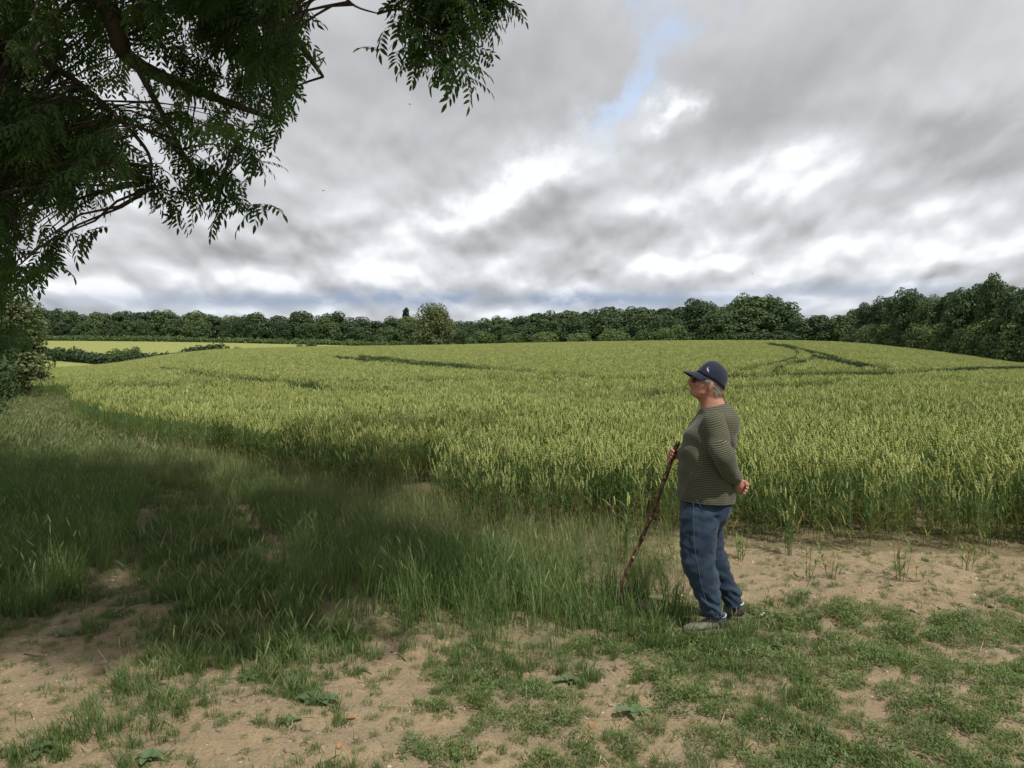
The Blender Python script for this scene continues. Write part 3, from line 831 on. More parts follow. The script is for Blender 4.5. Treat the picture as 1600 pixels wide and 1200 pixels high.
def crown_mesh(name, lobes, nleaf, size, mat, seed, up=0.35, inner=0.12, stretch=1.5):
    """leaf sprays spread over and through a set of lobes (cx,cy,cz,rx,rz)"""
    r = np.random.default_rng(seed)
    L = np.array(lobes, float)
    wgt = L[:, 3] ** 2 + L[:, 3] * L[:, 4]; wgt /= wgt.sum()
    k = r.choice(len(L), nleaf, p=wgt)
    d = r.normal(size=(nleaf, 3)); d[:, 2] += 0.15; d /= np.linalg.norm(d, axis=1)[:, None]
    rad = np.where(r.random(nleaf) < inner, r.uniform(0.3, 0.85, nleaf), r.normal(1.0, 0.07, nleaf))
    # ragged surface: spikes of growth
    rag = 1 + 0.16 * np.sin(d[:, 0] * 7 + k) * np.sin(d[:, 1] * 6 + 2 * k) + 0.10 * np.sin(d[:, 2] * 11 + k * 3)
    rad = np.minimum(rad * rag, 1.13)
    c = L[k, :3] + np.stack([d[:, 0] * L[k, 3], d[:, 1] * L[k, 3], d[:, 2] * L[k, 4]], 1) * rad[:, None]
    keep = c[:, 2] > 0.05; c = c[keep]; d = d[keep]; n = len(c)
    nrm = d * 0.9 + r.normal(0, 0.55, (n, 3)); nrm[:, 2] += up; nrm /= np.linalg.norm(nrm, axis=1)[:, None]
    t1 = np.cross(nrm, r.normal(size=(n, 3))); t1 /= np.linalg.norm(t1, axis=1)[:, None]
    t2 = np.cross(nrm, t1)
    s_ = size * np.exp(r.normal(0, 0.3, n))[:, None]
    a = t1 * s_ * stretch * .5; b = t2 * s_ * .5
    V = np.stack([c - a, c - b * 1.0 + a * 0.15, c + a, c + b + a * 0.15], 1).reshape(-1, 3)
    F = np.arange(4 * n).reshape(n, 4)
    return mesh(name, V, F, mat)
def lobes_round(R, H, base, n, seed, top=1.0, lean=0.0):
    """R half width, H full height, base = height where foliage starts"""
    r = np.random.default_rng(seed); out = []
    for i in range(n):
        t_ = (i + 0.5) / n
        z = base + (H - base) * (0.12 + 0.80 * t_)
        prof = math.sin(math.pi * min(0.98, 0.26 + 0.60 * t_ ** top)) ** 0.8 
        az = i * 2.4 + r.uniform(-.5, .5); rr = R * prof * r.uniform(0.45, 0.80)
        lr = R * r.uniform(0.26, 0.42)
        out.append((rr * math.cos(az) + lean * t_, rr * math.sin(az), z - lr * .3, lr, lr * r.uniform(0.75, 1.05)))
    out.append((lean * .5, 0, base + (H - base) * .5, R * .62, (H - base) * .42))
    return out
def trunk_mesh(name, H, r0, R, seed, nb=6, mat=None):
    rr = random.Random(seed); mb = MB()
    k = 7; pts = [np.array([rr.uniform(-.03, .03) * H * (i > 0), rr.uniform(-.03, .03) * H * (i > 0), -0.3 + H * 0.8 * i / (k - 1)]) for i in range(k)]
    tube(mb, pts, [r0 * (1.25 if i == 0 else 1 - 0.85 * i / k) for i in range(k)], 8)
    for j in range(nb):
        i = rr.randint(2, k - 2); az = rr.uniform(0, 6.28); L = R * rr.uniform(.6, .95)
        p0 = pts[i]; q = [p0]
        for s_ in (0.35, 0.7, 1.0):
            q.append(p0 + np.array([math.cos(az) * L * s_, math.sin(az) * L * s_, L * (0.5 * s_ + 0.25 * s_ * s_)]))
        tube(mb, q, [r0 * .45, r0 * .3, r0 * .18, r0 * .05], 5)
    return mb.build(name, [mat or M_BARK], True)
def make_tree(name, label, cat, cr, tr, loc, scale=(1, 1, 1), rz=0, group=None):
    t_ = empty(name, loc, rz); t_.scale = scale
    tag(t_, label, cat, group)
    obj('trunk', tr, t_); obj('crown', cr, t_)
    return t_
def pix_place(px, Y, dz=0.0):
    x = (px - 800) / 1200 * Y
    return (x, Y, float(terrain(x, Y)) + dz)

# wood line behind the fields: broadleaf kinds, unit size about 10 m tall
KIND = []
for i in range(8):
    R = 3.6 + 0.5 * (i % 3); H = 10.0
    KIND.append((crown_mesh('broadleaf_crown', lobes_round(R, H, 0.4, 15 + i, 200 + i, 0.9 + 0.1 * (i % 3)), 9000, 0.27, M_CROWN, 300 + i, inner=0.2),
                 trunk_mesh('trunk', H, 0.28, R * .8, 400 + i)))
# height of the wood's skyline along the view (px, py), read as heights of real trees at their distance
SKY = [(40, 484), (110, 486), (160, 487), (230, 484), (270, 486), (330, 487), (400, 487), (450, 492), (465, 488), (520, 487), (560, 494), (600, 494), (640, 494), (690, 497),
       (722, 506), (750, 498), (775, 493), (820, 490), (870, 484), (900, 482), (960, 479), (1020, 477), (1060, 474), (1095, 468), (1130, 474), (1180, 460), (1215, 461), (1228, 480), (1245, 492), (1300, 492), (1335, 490)]
SKY_X = [a for a, b in SKY]; SKY_Y = [b for a, b in SKY]
rr = random.Random(77)
def wood_line(x0, x1, step, Yf, gname, label, kinds, wfac=1.0, dyn=0, jig=4):
    x = x0
    first = None
    while x < x1:
        Y = Yf(x) + rr.uniform(-3, 6)
        loc = pix_place(x, Y, -0.4)
        top = np.interp(x, SKY_X, SKY_Y) + dyn + rr.uniform(-jig, jig)
        ztop = CAM_H + (556 - top) / 1200 * Y
        H = max(ztop - loc[2], 3.0)
        k = rr.choice(kinds); s_ = H / 10.3
        w_ = s_ * rr.uniform(0.9, 1.45) * wfac
        if first is None:
            t_ = make_tree('broadleaf_tree', label, 'tree', KIND[k][0], KIND[k][1], loc, (w_, w_, s_), rr.uniform(0, 6.28), gname); first = {k: t_}
        elif k in first:
            t_ = copy_tree(first[k]); t_.location = loc; t_.scale = (w_, w_, s_); t_.rotation_euler = (0, 0, rr.uniform(0, 6.28))
        else:
            t_ = make_tree('broadleaf_tree', label, 'tree', KIND[k][0], KIND[k][1], loc, (w_, w_, s_), rr.uniform(0, 6.28), gname); first[k] = t_
        x += step * rr.uniform(0.8, 1.2) * (w_ / 1.1)
farL = lambda x: np.interp(x, [0, 300, 640, 700], [292, 290, 282, 275])
farR = lambda x: np.interp(x, [700, 900, 1100, 1240, 1340], [235, 215, 196, 182, 172])
wood_line(30, 712, 19, farL, 'trees of the wood beyond the pale field', 'dark green broadleaf tree in the wood line beyond the pale far field', range(8), 1.0, jig=6)
wood_line(40, 650, 42, lambda x: farL(x) - 9, 'lower trees fronting the wood beyond the pale field', 'lower rounded tree along the front of the wood beyond the pale far field', range(8), 1.15, dyn=12)
wood_line(700, 1238, 22, farR, 'trees of the wood behind the wheat crest', 'dark green broadleaf tree in the wood line behind the wheat crest', range(8), 1.05, jig=3)
wood_line(712, 1200, 40, lambda x: farR(x) - 9, 'lower trees fronting the wood behind the wheat crest', 'lower rounded tree along the front of the wood behind the wheat crest', range(8), 1.2, dyn=14)
# tall ones that stand out
def single(px, top, Y, label, k, wf=1.0, cat='tree', name='broadleaf_tree', cr=None, tr=None, unit=10.3):
    loc = pix_place(px, Y, -0.4); H = CAM_H + (556 - top) / 1200 * Y - loc[2]; s_ = H / unit
    return make_tree(name, label, cat, cr or KIND[k][0], tr or KIND[k][1], loc, (s_ * wf, s_ * wf, s_), rr.uniform(0, 6), None)
single(1092, 465, 193, 'broadleaf tree with small pointed top left of the tallest clump in the middle wood', 2, 1.0)
single(1168, 459, 188, 'tall dense tree, left half of the high clump in the middle wood', 4, 1.0)
single(1204, 460, 186, 'tall dense dark tree, right half of the high clump in the middle wood', 6, 0.9)
single(463, 486, 286, 'slender treetop standing out of the far wood left of the lone tree', 1, 0.55)
con = crown_mesh('conifer_crown', [(0, 0, 1.5 + i * 1.45, 1.9 - i * 0.24, 1.1) for i in range(6)], 2600, 0.38, M_CONI, 500)
single(635, 484, 304, 'small dark conifer peeping over the wood left of the lone tree', 0, 1.0, 'conifer', 'conifer_tree', con, trunk_mesh('trunk', 10, .25, 1, 9), 9.6)
# hawthorn scrub in the gap
for x_, top_, Y_ in ((1250, 493, 176), (1275, 490, 174), (1298, 492, 172), (1322, 488, 170)):
    t_ = single(x_, top_, Y_, 'low brownish scrub tree in the gap between the middle wood and the right hand wood', int(x_) % 8, 1.25); t_['group'] = 'scrub trees in the gap of the wood'

# lone tree on the crest: many stems, light olive crown
lone_l = lobes_round(4.2, 8.8, 0.3, 26, 601, 0.75)
lone_c = crown_mesh('lone_tree_crown', lone_l, 8500, 0.20, M_LONE, 602, inner=0.45)
mb = MB(); r2 = random.Random(5)
for j in range(13):
    az = j * 2.4; sp_ = r2.uniform(.5, 3.4); hh = 8.6 - sp_ * 0.8
    p = [np.array([math.cos(az) * sp_ * t_ ** 1.2 + r2.uniform(-.1, .1), math.sin(az) * sp_ * t_ ** 1.2, -0.2 + hh * t_]) for t_ in (0, .25, .5, .75, 1)]
    tube(mb, p, [.13, .10, .075, .05, .015], 5)
loc = pix_place(677, 143, -0.1); H = CAM_H + (556 - 471) / 1200 * 143 - loc[2]
make_tree('lone_tree', 'lone rounded olive green tree standing on the field crest in front of the wood', 'tree', lone_c, mb.build('trunk', [M_BARK], True), loc, (H / 9.0 * 1.08, H / 9.0 * 1.08, H / 9.0), 0.4)

# right-hand wood: closer, taller, in tiers
KR = []
for i in range(6):
    R = 3.4 + .4 * (i % 3)
    KR.append((crown_mesh('woodland_crown', lobes_round(R, 10, 0.3, 24 + i, 700 + i, 0.95), 17000, 0.20, M_CROWN if i % 2 else M_DARK, 710 + i, inner=0.15),
               trunk_mesh('trunk', 10, .25, R * .8, 720 + i)))
BU = []
for i in range(5):
    BU.append((crown_mesh('bush_crown', lobes_round(3.6, 5, 0.0, 16, 740 + i, 0.8), 7500, 0.20, M_BUSH, 750 + i, inner=0.15, up=0.5),
               trunk_mesh('trunk', 5, .12, 2.6, 760 + i)))
def at_wood(px, off):
    """a spot behind the wood edge along the sight line through px"""
    u = (px - 800) / 1200
    Y = 40.0
    while u * Y < float(wood_edge(Y)) and Y < 300: Y += 0.5
    return Y + off
RSKY_X = [1325, 1345, 1365, 1395, 1420, 1440, 1470, 1500, 1525, 1548, 1575, 1600, 1640, 1700]
RSKY_Y = [488, 470, 462, 460, 449, 460, 455, 447, 440, 432, 446, 440, 430, 420]
for k_, (px_, off, dyt, wf) in enumerate([(1338, 14, 3, .9), (1356, 8, 4, .8), (1380, 10, 0, .8), (1402, 6, 2, .8), (1432, 9, 0, .85), (1455, 5, 2, .9), (1482, 8, 0, .8), (1508, 4, 2, .9), (1530, 7, 0, .8), (1560, 8, 2, .8), (1590, 4, 0, .9), (1625, 5, 0, .9), (1660, 3, 0, .9)]):
    Y = at_wood(px_, 3 + off); loc = pix_place(px_, Y, -.4)
    H = CAM_H + (556 - np.interp(px_, RSKY_X, RSKY_Y) - dyt) / 1200 * Y - loc[2]; s_ = H / 10.3; kk = k_ % 6
    t_ = make_tree('woodland_tree', 'dense tree in the upper tier of the wood at right', 'tree', KR[kk][0], KR[kk][1], loc, (s_ * wf * .9, s_ * wf * .9, s_), k_ * 1.3, 'upper trees of the right hand wood')
for px_, top_, off, w_, lb in ((1417, 447, 5, .62, 'round dark treetop standing above the left part of the right hand wood'),
                          (1550, 423, 6, .5, 'tallest treetop with a knobbly outline in the right hand wood')):
    Y = at_wood(px_, off); loc = pix_place(px_, Y, -.4); H = CAM_H + (556 - top_) / 1200 * Y - loc[2]; s_ = H / 10.3
    make_tree('woodland_tree', lb, 'tree', KR[2 if px_ < 1500 else 4][0], KR[2][1], loc, (s_ * w_, s_ * w_, s_), 2.0)
for k_, (px_, hgt_) in enumerate([(1335, 4.0), (1350, 4.5), (1370, 4.8), (1390, 5.2), (1412, 4.4), (1436, 5.4), (1460, 5.0), (1486, 5.8), (1512, 5.0), (1540, 6.0), (1568, 5.2), (1598, 5.6), (1640, 5.5)]):
    Y = at_wood(px_, 3.2); loc = pix_place(px_, Y, -.3); s_ = hgt_ / 5.1
    make_tree('woodland_shrub', 'mid green shrub in the middle tier at the edge of the right hand wood', 'shrub', BU[k_ % 5][0], BU[k_ % 5][1], loc, (s_ * .8, s_ * .8, s_), k_ * 2.1, 'middle shrubs of the right hand wood')
for k_, px_ in enumerate([1328, 1343, 1358, 1374, 1392, 1410, 1430, 1450, 1472, 1495, 1518, 1542, 1568, 1595, 1630]):
    Y = at_wood(px_, 1.0); loc = pix_place(px_, Y, -.25); s_ = rr.uniform(0.38, 0.6)
    make_tree('bramble_bush', 'low light green bush at the foot of the right hand wood', 'bush', BU[(k_ + 2) % 5][0], BU[(k_ + 2) % 5][1], loc, (s_ * 1.0, s_ * 1.0, s_), k_ * 1.7, 'low bushes at the foot of the right hand wood')
# low hedge and bushes at the foot of the middle wood and far wood
def hedge(name, label, A, B, hgt_, wid, nleaf, size, mat, seed, wob=0.25):
    A = np.array(A, float); B = np.array(B, float); L = np.linalg.norm(B - A); n = int(L / (wid * .8)) + 2
    r = np.random.default_rng(seed)
    lob = []; st = MB()
    for i in range(n):
        p = A + (B - A) * i / (n - 1); z = float(terrain(p[0], p[1])) - float(terrain(A[0], A[1]))
        hh = hgt_ * (1 + r.normal(0, wob * .5)); lob.append((p[0] - A[0] + r.normal(0, .1), p[1] - A[1] + r.normal(0, .2), z + hh * .45, wid * r.uniform(.85, 1.15), hh * .52))
        if i % 2 == 0: tube(st, [(p[0] - A[0], p[1] - A[1], z - .2), (p[0] - A[0] + .1, p[1] - A[1], z + hh * .7)], [.05, .02], 5)
    zmin = min(l[2] for l in lob); 
    e = empty(name, (A[0], A[1], float(terrain(A[0], A[1]))))
    tag(e, label, 'hedge')
    # allow foliage below local zero (the ground falls away)
    V = [(a, b, c + 50, d_, e_) for a, b, c, d_, e_ in lob]
    me = crown_mesh('foliage', V, nleaf, size, mat, seed); me.transform(Matrix.Translation((0, 0, -50)))
    obj('foliage', me, e); obj('stems', st.build('stems', [M_BARK]), e)['kind'] = 'stuff'
    return e
a_ = pix_place(20, 152); b_ = pix_place(345, 113)
hedge('field_hedge', 'dark trimmed hedge dividing the wheat from the pale field at left', a_[:2], b_[:2], 2.0, 1.2, 20000, 0.24, M_DARK, 801, .2)
a_ = pix_place(10, 268); b_ = pix_place(655, 262)
hedge('wood_hedge', 'low green hedge along the foot of the far wood beyond the pale field', a_[:2], b_[:2], 1.8, 1.8, 14000, .36, M_BUSH, 802, .3)
a_ = pix_place(1060, 184); b_ = pix_place(1235, 172)
hedge('wood_hedge', 'low dark even hedge at the foot of the middle wood behind the crest', a_[:2], b_[:2], 3.2, 1.8, 9000, .3, M_DARK, 803, .12)
for k_, (px_, Y_, h_, lb) in enumerate([(185, 130, 3.0, 'leftmost of the two taller bushes growing up out of the field hedge'), (206, 127, 3.2, 'second of the taller bushes growing up out of the field hedge'),
                     (250, 121, 2.2, 'rounded bush at the thinning end of the field hedge'), (275, 119, 1.8, 'small bush near the far end of the field hedge'), (372, 116, 1.6, 'tiny solitary bush on the crest right of the field hedge'),
                     (470, 124, 1.7, 'left one of the low bushes on the crest left of the lone tree'), (487, 125, 2.0, 'right one of the low bushes on the crest left of the lone tree'), (602, 138, 1.4, 'very small sprig of a bush on the crest near the lone tree'),
                     (638, 142, 2.2, 'leafy green bush just left of the lone tree'), (706, 146, 1.6, 'pale low bush just right of the lone tree')]):
    loc = pix_place(px_, Y_, -.3); s_ = h_ / 5.0
    make_tree('field_bush', lb, 'bush', BU[k_ % 5][0], BU[k_ % 5][1], loc, (s_ * .8, s_ * .8, s_), k_ * 1.1)
for k_, (px_, h_) in enumerate([(755, 5.0), (800, 4.0), (850, 4.4), (905, 4.0), (960, 4.6), (1010, 4.2), (1050, 4.8)]):
    Y_ = farR(px_) - 17; loc = pix_place(px_, Y_, -.3); s_ = h_ / 5.0
    make_tree('wood_edge_bush', 'mid green bush at the foot of the middle wood behind the crest', 'bush', BU[k_ % 5][0], BU[k_ % 5][1], loc, (s_ * 1.3, s_ * 1.3, s_), k_ * 1.1, 'bushes at the foot of the middle wood')
# soft grass tuft along the wood's foot and field edge
# left hedgerow: shrubs and small trees beside the verge
HL = []
for i in range(3):
    HL.append((crown_mesh('hedgerow_crown', lobes_round(2.1, 5, 0.0, 26, 820 + i, 0.7), 26000, 0.075, M_DARK, 830 + i, inner=.2, stretch=1.8), trunk_mesh('trunk', 5, .12, 1.6, 840 + i)))
for k_, (x_, y_, h_, w_, lb) in enumerate([(-15.6, 21.0, 4.4, .75, 'dark leafy hedgerow shrub at the left edge of the frame beside the verge'),
                               (-23.2, 33.5, 5.3, 1.15, 'olive green hedgerow tree catching the sun behind the dark shrub at left'),
                               (-19.3, 28.0, 3.6, .8, 'low dark hedgerow shrub at the far end of the left verge'),
                               (-12.0, 14.5, 4.4, .85, 'nearest dark hedgerow shrub beside the left verge')]):
    s_ = h_ / 5.1
    cm_ = HL[k_ % 3][0]
    if k_ == 1: cm_ = crown_mesh('hedgerow_crown', lobes_round(2.1, 5, 0.0, 26, 825, 0.8), 26000, 0.085, M_LONE, 836, inner=.2)
    make_tree('hedgerow_shrub', lb, 'shrub', cm_, HL[k_ % 3][1], (x_, y_, float(terrain(x_, y_)) - .2), (s_ * w_ * 1.1, s_ * w_ * 1.1, s_), k_ * 1.9)

# ================================================================== the ash overhead
ASH = empty('ash_tree', (-6.8, 2.2, 0)); tag(ASH, 'big ash tree overhanging from the left with drooping leafy branches', 'tree')
AO = np.array([-6.8, 2.2, 0.0])
def ash_leaf_mesh(name, seed, npair=5, L=0.26):
    r = random.Random(seed); mb = MB()
    # rachis droops along -Z/+X local: starts at the origin, runs along +X and bends down
    pts = []; p = np.zeros(3); e = r.uniform(-0.1, 0.25)
    for i in range(npair + 2):
        pts.append(p.copy()); p = p + np.array([math.cos(e), 0, math.sin(e)]) * L / (npair + 1); e -= r.uniform(0.06, 0.16)
    tube(mb, [pts[0], pts[len(pts) // 2], pts[-1]], [.0014, .0011, .0006], 3, 1, False)
    def leaflet(o_, d, ln):
        d = d / np.linalg.norm(d); s_ = np.cross(d, [0, 0, 1.0]); s_ /= np.linalg.norm(s_) + 1e-9
        n_ = np.cross(s_, d); w_ = ln * r.uniform(.14, .18)
        c1 = o_ + d * ln * .35 - n_ * ln * .02; c2 = o_ + d * ln * .72 - n_ * ln * .06; tip = o_ + d * ln - n_ * ln * .15
        mb.add([o_, c1 - s_ * w_ + n_ * w_ * .35, c1, c1 + s_ * w_ + n_ * w_ * .35, c2 - s_ * w_ * .75 + n_ * w_ * .2, c2 + s_ * w_ * .75 + n_ * w_ * .2, tip],
               [(0, 1, 2), (0, 2, 3), (1, 4, 6, 2), (2, 6, 5, 3)], 0)
    for i in range(1, npair + 1):
        d = pts[i + 1] - pts[i] if i + 1 < len(pts) else pts[i] - pts[i - 1]; d = d / np.linalg.norm(d)
        for sg in (-1, 1):
            v = d * 0.75 + np.array([0, sg * 0.75, 0]) + np.array([0, 0, r.uniform(-.45, -.05)])
            leaflet(pts[i], v, L * r.uniform(.27, .36))
    d = pts[-1] - pts[-2]; leaflet(pts[-1], d + np.array([0, 0, -.01]), L * .34)
    return mb.build(name, [M_ASH, M_TWIG])
LEAF = [ash_leaf_mesh('ash_leaf', 900 + i, 4 + i % 2) for i in range(6)]
def join_at(me_list, mats_, name):
    """one mesh of several placed copies"""
    mb = MB()
    for me, M in me_list:
        V = np.array([M @ v.co for v in me.vertices]); mb.add(V, [tuple(p.vertices) for p in me.polygons])
        mb.m[-len(me.polygons):] = [p.material_index for p in me.polygons]
    return mb.build(name, mats_)
def rotm(az, pitch, roll, loc, s_=1.0):
    return Matrix.Translation(loc) @ Matrix.Rotation(az, 4, 'Z') @ Matrix.Rotation(pitch, 4, 'Y') @ Matrix.Rotation(roll, 4, 'X') @ Matrix.Scale(s_, 4)
def spray(name, seed):
    """a leafy twig: about ten ash leaves round its drooping end, runs along +X"""
    r = random.Random(seed); parts = []; tw = MB()
    pts = [np.array([0.5 * t_, 0.03 * math.sin(5 * t_), 0.06 * t_ - 0.18 * t_ * t_]) for t_ in (0, .25, .5, .75, 1)]
    tube(tw, pts, [.006, .005, .004, .003, .002], 4, 1, False)
    for i in range(11):
        t_ = 0.2 + 0.8 * (i / 10); p = np.array([np.interp(t_, (0, .25, .5, .75, 1), [q[c_] for q in pts]) for c_ in range(3)])
        az = (1 if i % 2 else -1) * r.uniform(.5, 1.5) * (1.1 - t_ * .7) + r.uniform(-.2, .2)
        parts.append((r.choice(LEAF), rotm(az, r.uniform(-0.1, .9), r.uniform(-.6, .6), Vector(p), r.uniform(.75, 1.1))))
    me = join_at(parts, [M_ASH, M_TWIG], name)
    tm = tw.build('t', [M_ASH, M_TWIG]); bm = bmesh.new(); bm.from_mesh(me); bm.from_mesh(tm); bm.to_mesh(me); bm.free(); me.name = name
    return proto(name, me)
SPR = [spray('ash_spray', 950 + i) for i in range(6)]
M1 = [(-500, -300), (455, -300), (470, 20), (472, 60), (492, 95), (488, 130), (460, 165), (425, 180), (412, 225), (385, 250), (345, 215), (325, 185), (290, 210), (240, 205), (185, 235), (145, 275), (92, 282), (40, 300), (30, 340), (26, 430), (-60, 470), (-500, 470)]
M2 = [(600, -130), (830, -130), (800, -10), (760, 0), (735, 25), (728, 85), (705, 100), (672, 92), (650, 60), (630, 15)]
HANG = [(232, 262), (250, 280), (270, 288), (290, 300), (305, 285), (322, 275), (345, 295), (368, 318), (378, 328), (330, 250), (350, 262), (60, 368), (72, 374), (48, 365), (350, 240), (290, 250)]
r = np.random.default_rng(33)
tips = []; 
def ray_pt(px, py, D): return W(px, py, D)
def add_tips(poly, n, d0, d1, seed, hole=0.0):
    rg = np.random.default_rng(seed); xs0 = [p[0] for p in poly]; ys0 = [p[1] for p in poly]; c = 0
    while c < n:
        px = rg.uniform(min(xs0), max(xs0)); py = rg.uniform(max(min(ys0), -260), max(ys0))
        if not bool(inpoly(np.array([px]), np.array([py]), poly)[0]): continue
        if hole and fbm(np.array([px]), np.array([py]), 0.016, 5, 3)[0] < hole: continue
        c += 1
        tips.append((ray_pt(px, py, rg.uniform(d0, d1)), px, py))
add_tips(M1, 640, 5.0, 9.0, 1, 0.43)
add_tips([(-500, -300), (130, -300), (110, 60), (60, 150), (100, 250), (30, 300), (-10, 440), (-500, 470)], 330, 5.5, 11.0, 2)
add_tips([(100, -300), (470, -300), (470, 0), (440, 120), (330, 150), (260, 60), (140, 20)], 190, 5.0, 8.5, 6)
add_tips([(-60, 150), (110, 140), (190, 170), (165, 245), (110, 275), (60, 285), (25, 310), (-10, 440), (-60, 440)], 150, 5.5, 9.0, 12)
add_tips(M2, 84, 5.2, 6.2, 3)
add_tips([(-120, 440), (25, 430), (22, 520), (-20, 600), (-120, 600)], 40, 9, 12, 4)
for px, py in HANG: tips.append((ray_pt(px, py - 10, 6.0 + r.uniform(-.2, .2)), px, py))
# off-frame crown above and behind: what shades the track and verge
SHADE = [(-420, 700), (60, 690), (210, 690), (330, 712), (430, 690), (520, 655), (690, 652), (740, 664), (640, 690), (560, 715), (545, 760), (600, 800), (680, 840), (720, 885), (600, 955), (400, 985), (210, 985), (60, 1000), (-420, 1010)]
SHADE_W = [tuple(ground_at(px, py, 0.0 if py > 720 else 0.5)[:2]) for px, py in SHADE]
off = []
rg = np.random.default_rng(8)
hw = [p[0] for p in SHADE_W]; hh_ = [p[1] for p in SHADE_W]
while len(off) < 820:
    gx = rg.uniform(min(hw), max(hw)); gy = rg.uniform(min(hh_), max(hh_))
    jx, jy = rg.normal(0, .45, 2)
    if not bool(inpoly(np.array([gx + jx]), np.array([gy + jy]), SHADE_W)[0]): continue
    if fbm(np.array([gx]), np.array([gy]), 0.9, 15, 3)[0] < 0.45: continue
    if bool(wheat_zone(np.array([gx]), np.array([gy]), np.array([0.0]), False)[0]) and rg.random() < 0.62: continue
    h = rg.uniform(4.5, 10.5)
    p = np.array([gx, gy, 0]) + S / S[2] * h
    px, py = to_px(p[0], p[1], p[2])
    if p[1] > 0.4 and -60 < px < 1900 and py > (-70 if px < 560 else -330): continue
    if p[1] < -1 and abs(p[0]) < 2 and p[2] < 3: continue
    off.append(p)
# limbs
def limb(points, r0, r1, name='limb'):
    mb = MB(); k = len(points); q = []
    # smooth through the points
    P_ = [np.array(p, float) for p in points]
    for i in range(k - 1):
        a, b, c, d = P_[max(i - 1, 0)], P_[i], P_[i + 1], P_[min(i + 2, k - 1)]
        for t_ in np.linspace(0, 1, 6)[:-1]:
            q.append(0.5 * ((2 * b) + (-a + c) * t_ + (2 * a - 5 * b + 4 * c - d) * t_ ** 2 + (-a + 3 * b - 3 * c + d) * t_ ** 3))
    q.append(P_[-1])
    n = len(q)
    tube(mb, [p - AO for p in q], [r0 + (r1 - r0) * (i / (n - 1)) ** 0.8 for i in range(n)], 8)
    o = obj(name, mb.build(name, [M_BARK], True), ASH); return q
skeleton = []
skeleton += limb([(-6.8, 2.2, -.3), (-6.9, 2.2, 1.5), (-6.7, 2.3, 3.2), (-6.4, 2.4, 5.2), (-6.0, 2.2, 8.0), (-5.6, 2.0, 11)], .36, .10, 'trunk')
skeleton += limb([(-6.75, 2.3, 3.2), (-5.8, 4.2, 4.9), tuple(ray_pt(90, -40, 5.6)), tuple(ray_pt(200, 90, 6.0)), tuple(ray_pt(330, 150, 6.3)), tuple(ray_pt(440, 190, 6.5))], .15, .012)
skeleton += limb([(-6.4, 2.4, 5.0), (-4.6, 3.6, 6.0), (-2.9, 4.8, 5.6), tuple(ray_pt(430, 20, 6.2)), tuple(ray_pt(505, 120, 6.6))], .13, .012)
skeleton += limb([(-6.5, 2.3, 4.6), (-3.8, 2.9, 6.6), (-1.6, 4.2, 6.0), tuple(ray_pt(640, -60, 5.8)), tuple(ray_pt(690, 40, 5.8))], .13, .008)
skeleton += limb([(-6.8, 2.3, 3.0), (-7.0, 5.0, 4.6), tuple(ray_pt(-60, 120, 8.6)), tuple(ray_pt(10, 300, 9.5))], .14, .015)
skeleton += limb([tuple(ray_pt(-60, 120, 8.6)), tuple(ray_pt(25, 190, 7.6)), tuple(ray_pt(85, 235, 7.0)), tuple(ray_pt(120, 262, 6.8))], .04, .006)
skeleton += limb([tuple(ray_pt(10, 70, 5.8)), tuple(ray_pt(110, 120, 6.0)), tuple(ray_pt(190, 190, 6.1)), tuple(ray_pt(232, 240, 6.1)), tuple(ray_pt(243, 290, 6.0)), tuple(ray_pt(300, 302, 6.0))], .03, .004)
skeleton += limb([tuple(ray_pt(190, 60, 6.0)), tuple(ray_pt(255, 180, 6.0)), tuple(ray_pt(300, 262, 6.0)), tuple(ray_pt(345, 300, 6.0)), tuple(ray_pt(372, 322, 6.0))], .03, .004)
skeleton += limb([(-6.0, 2.2, 8.0), (-3, 0.5, 9.5), (0.5, -1.5, 10)], .12, .03)
skeleton += limb([(-6.3, 2.3, 6.0), (-3.6, 0.8, 7.2), (-1.0, 1.0, 8.0), (2.0, 1.0, 8.5)], .12, .03)
skeleton += limb([(-6.4, 2.4, 5.5), (-7.5, -0.5, 7.5), (-7.5, -3.5, 9)], .12, .03)
skeleton += limb([tuple(ray_pt(470, -60, 5.6)), tuple(ray_pt(530, -12, 5.6)), tuple(ray_pt(556, 10, 5.6)), tuple(ray_pt(590, 21, 5.6))], .016, .005)
SK = np.array(skeleton)
tp_all = np.array([t_[0] for t_ in tips] + off)
pxy = np.array([(t_[1], t_[2]) for t_ in tips] + [(-9999, -9999)] * len(off))
mbt = MB(); Pn, Rn = [], []
rg = np.random.default_rng(9)
for i, p in enumerate(tp_all):
    d = SK - p; dist = np.linalg.norm(d, axis=1) + np.maximum(0, p[2] - SK[:, 2] + .1) * 0.5
    j = int(np.argmin(dist)); q = SK[j]; v = p - q; L = np.linalg.norm(v)
    midp = (p + q) / 2 + np.array([0, 0, 0.10 * L]) + rg.normal(0, .04 * L, 3)
    if L > 0.3:
        p1 = q + (midp - q) * .5 + rg.normal(0, .02 * L, 3); p2 = midp + (p - midp) * .5 + np.array([0, 0, .03 * L])
        tube(mbt, [q - AO, p1 - AO, midp - AO, p2 - AO, p - AO], [.010 + .003 * min(L, 3), .010, .008, .006, .004], 4, 0, False)
    az = math.atan2(v[1], v[0]) + rg.normal(0, .7)
    Pn.append(p - AO - np.array([math.cos(az), math.sin(az), 0]) * .30 + np.array([0, 0, .08])); Rn.append((rg.normal(0, .4), rg.uniform(-.1, 0.8), az))
obj('twigs', mbt.build('twigs', [M_TWIG]), ASH)['kind'] = 'stuff'
Pn = np.array(Pn); Rn = np.array(Rn)
sc_ = np.where(pxy[:, 0] > -999, rg.uniform(.62, .92, len(Pn)), rg.uniform(1.0, 1.5, len(Pn)))
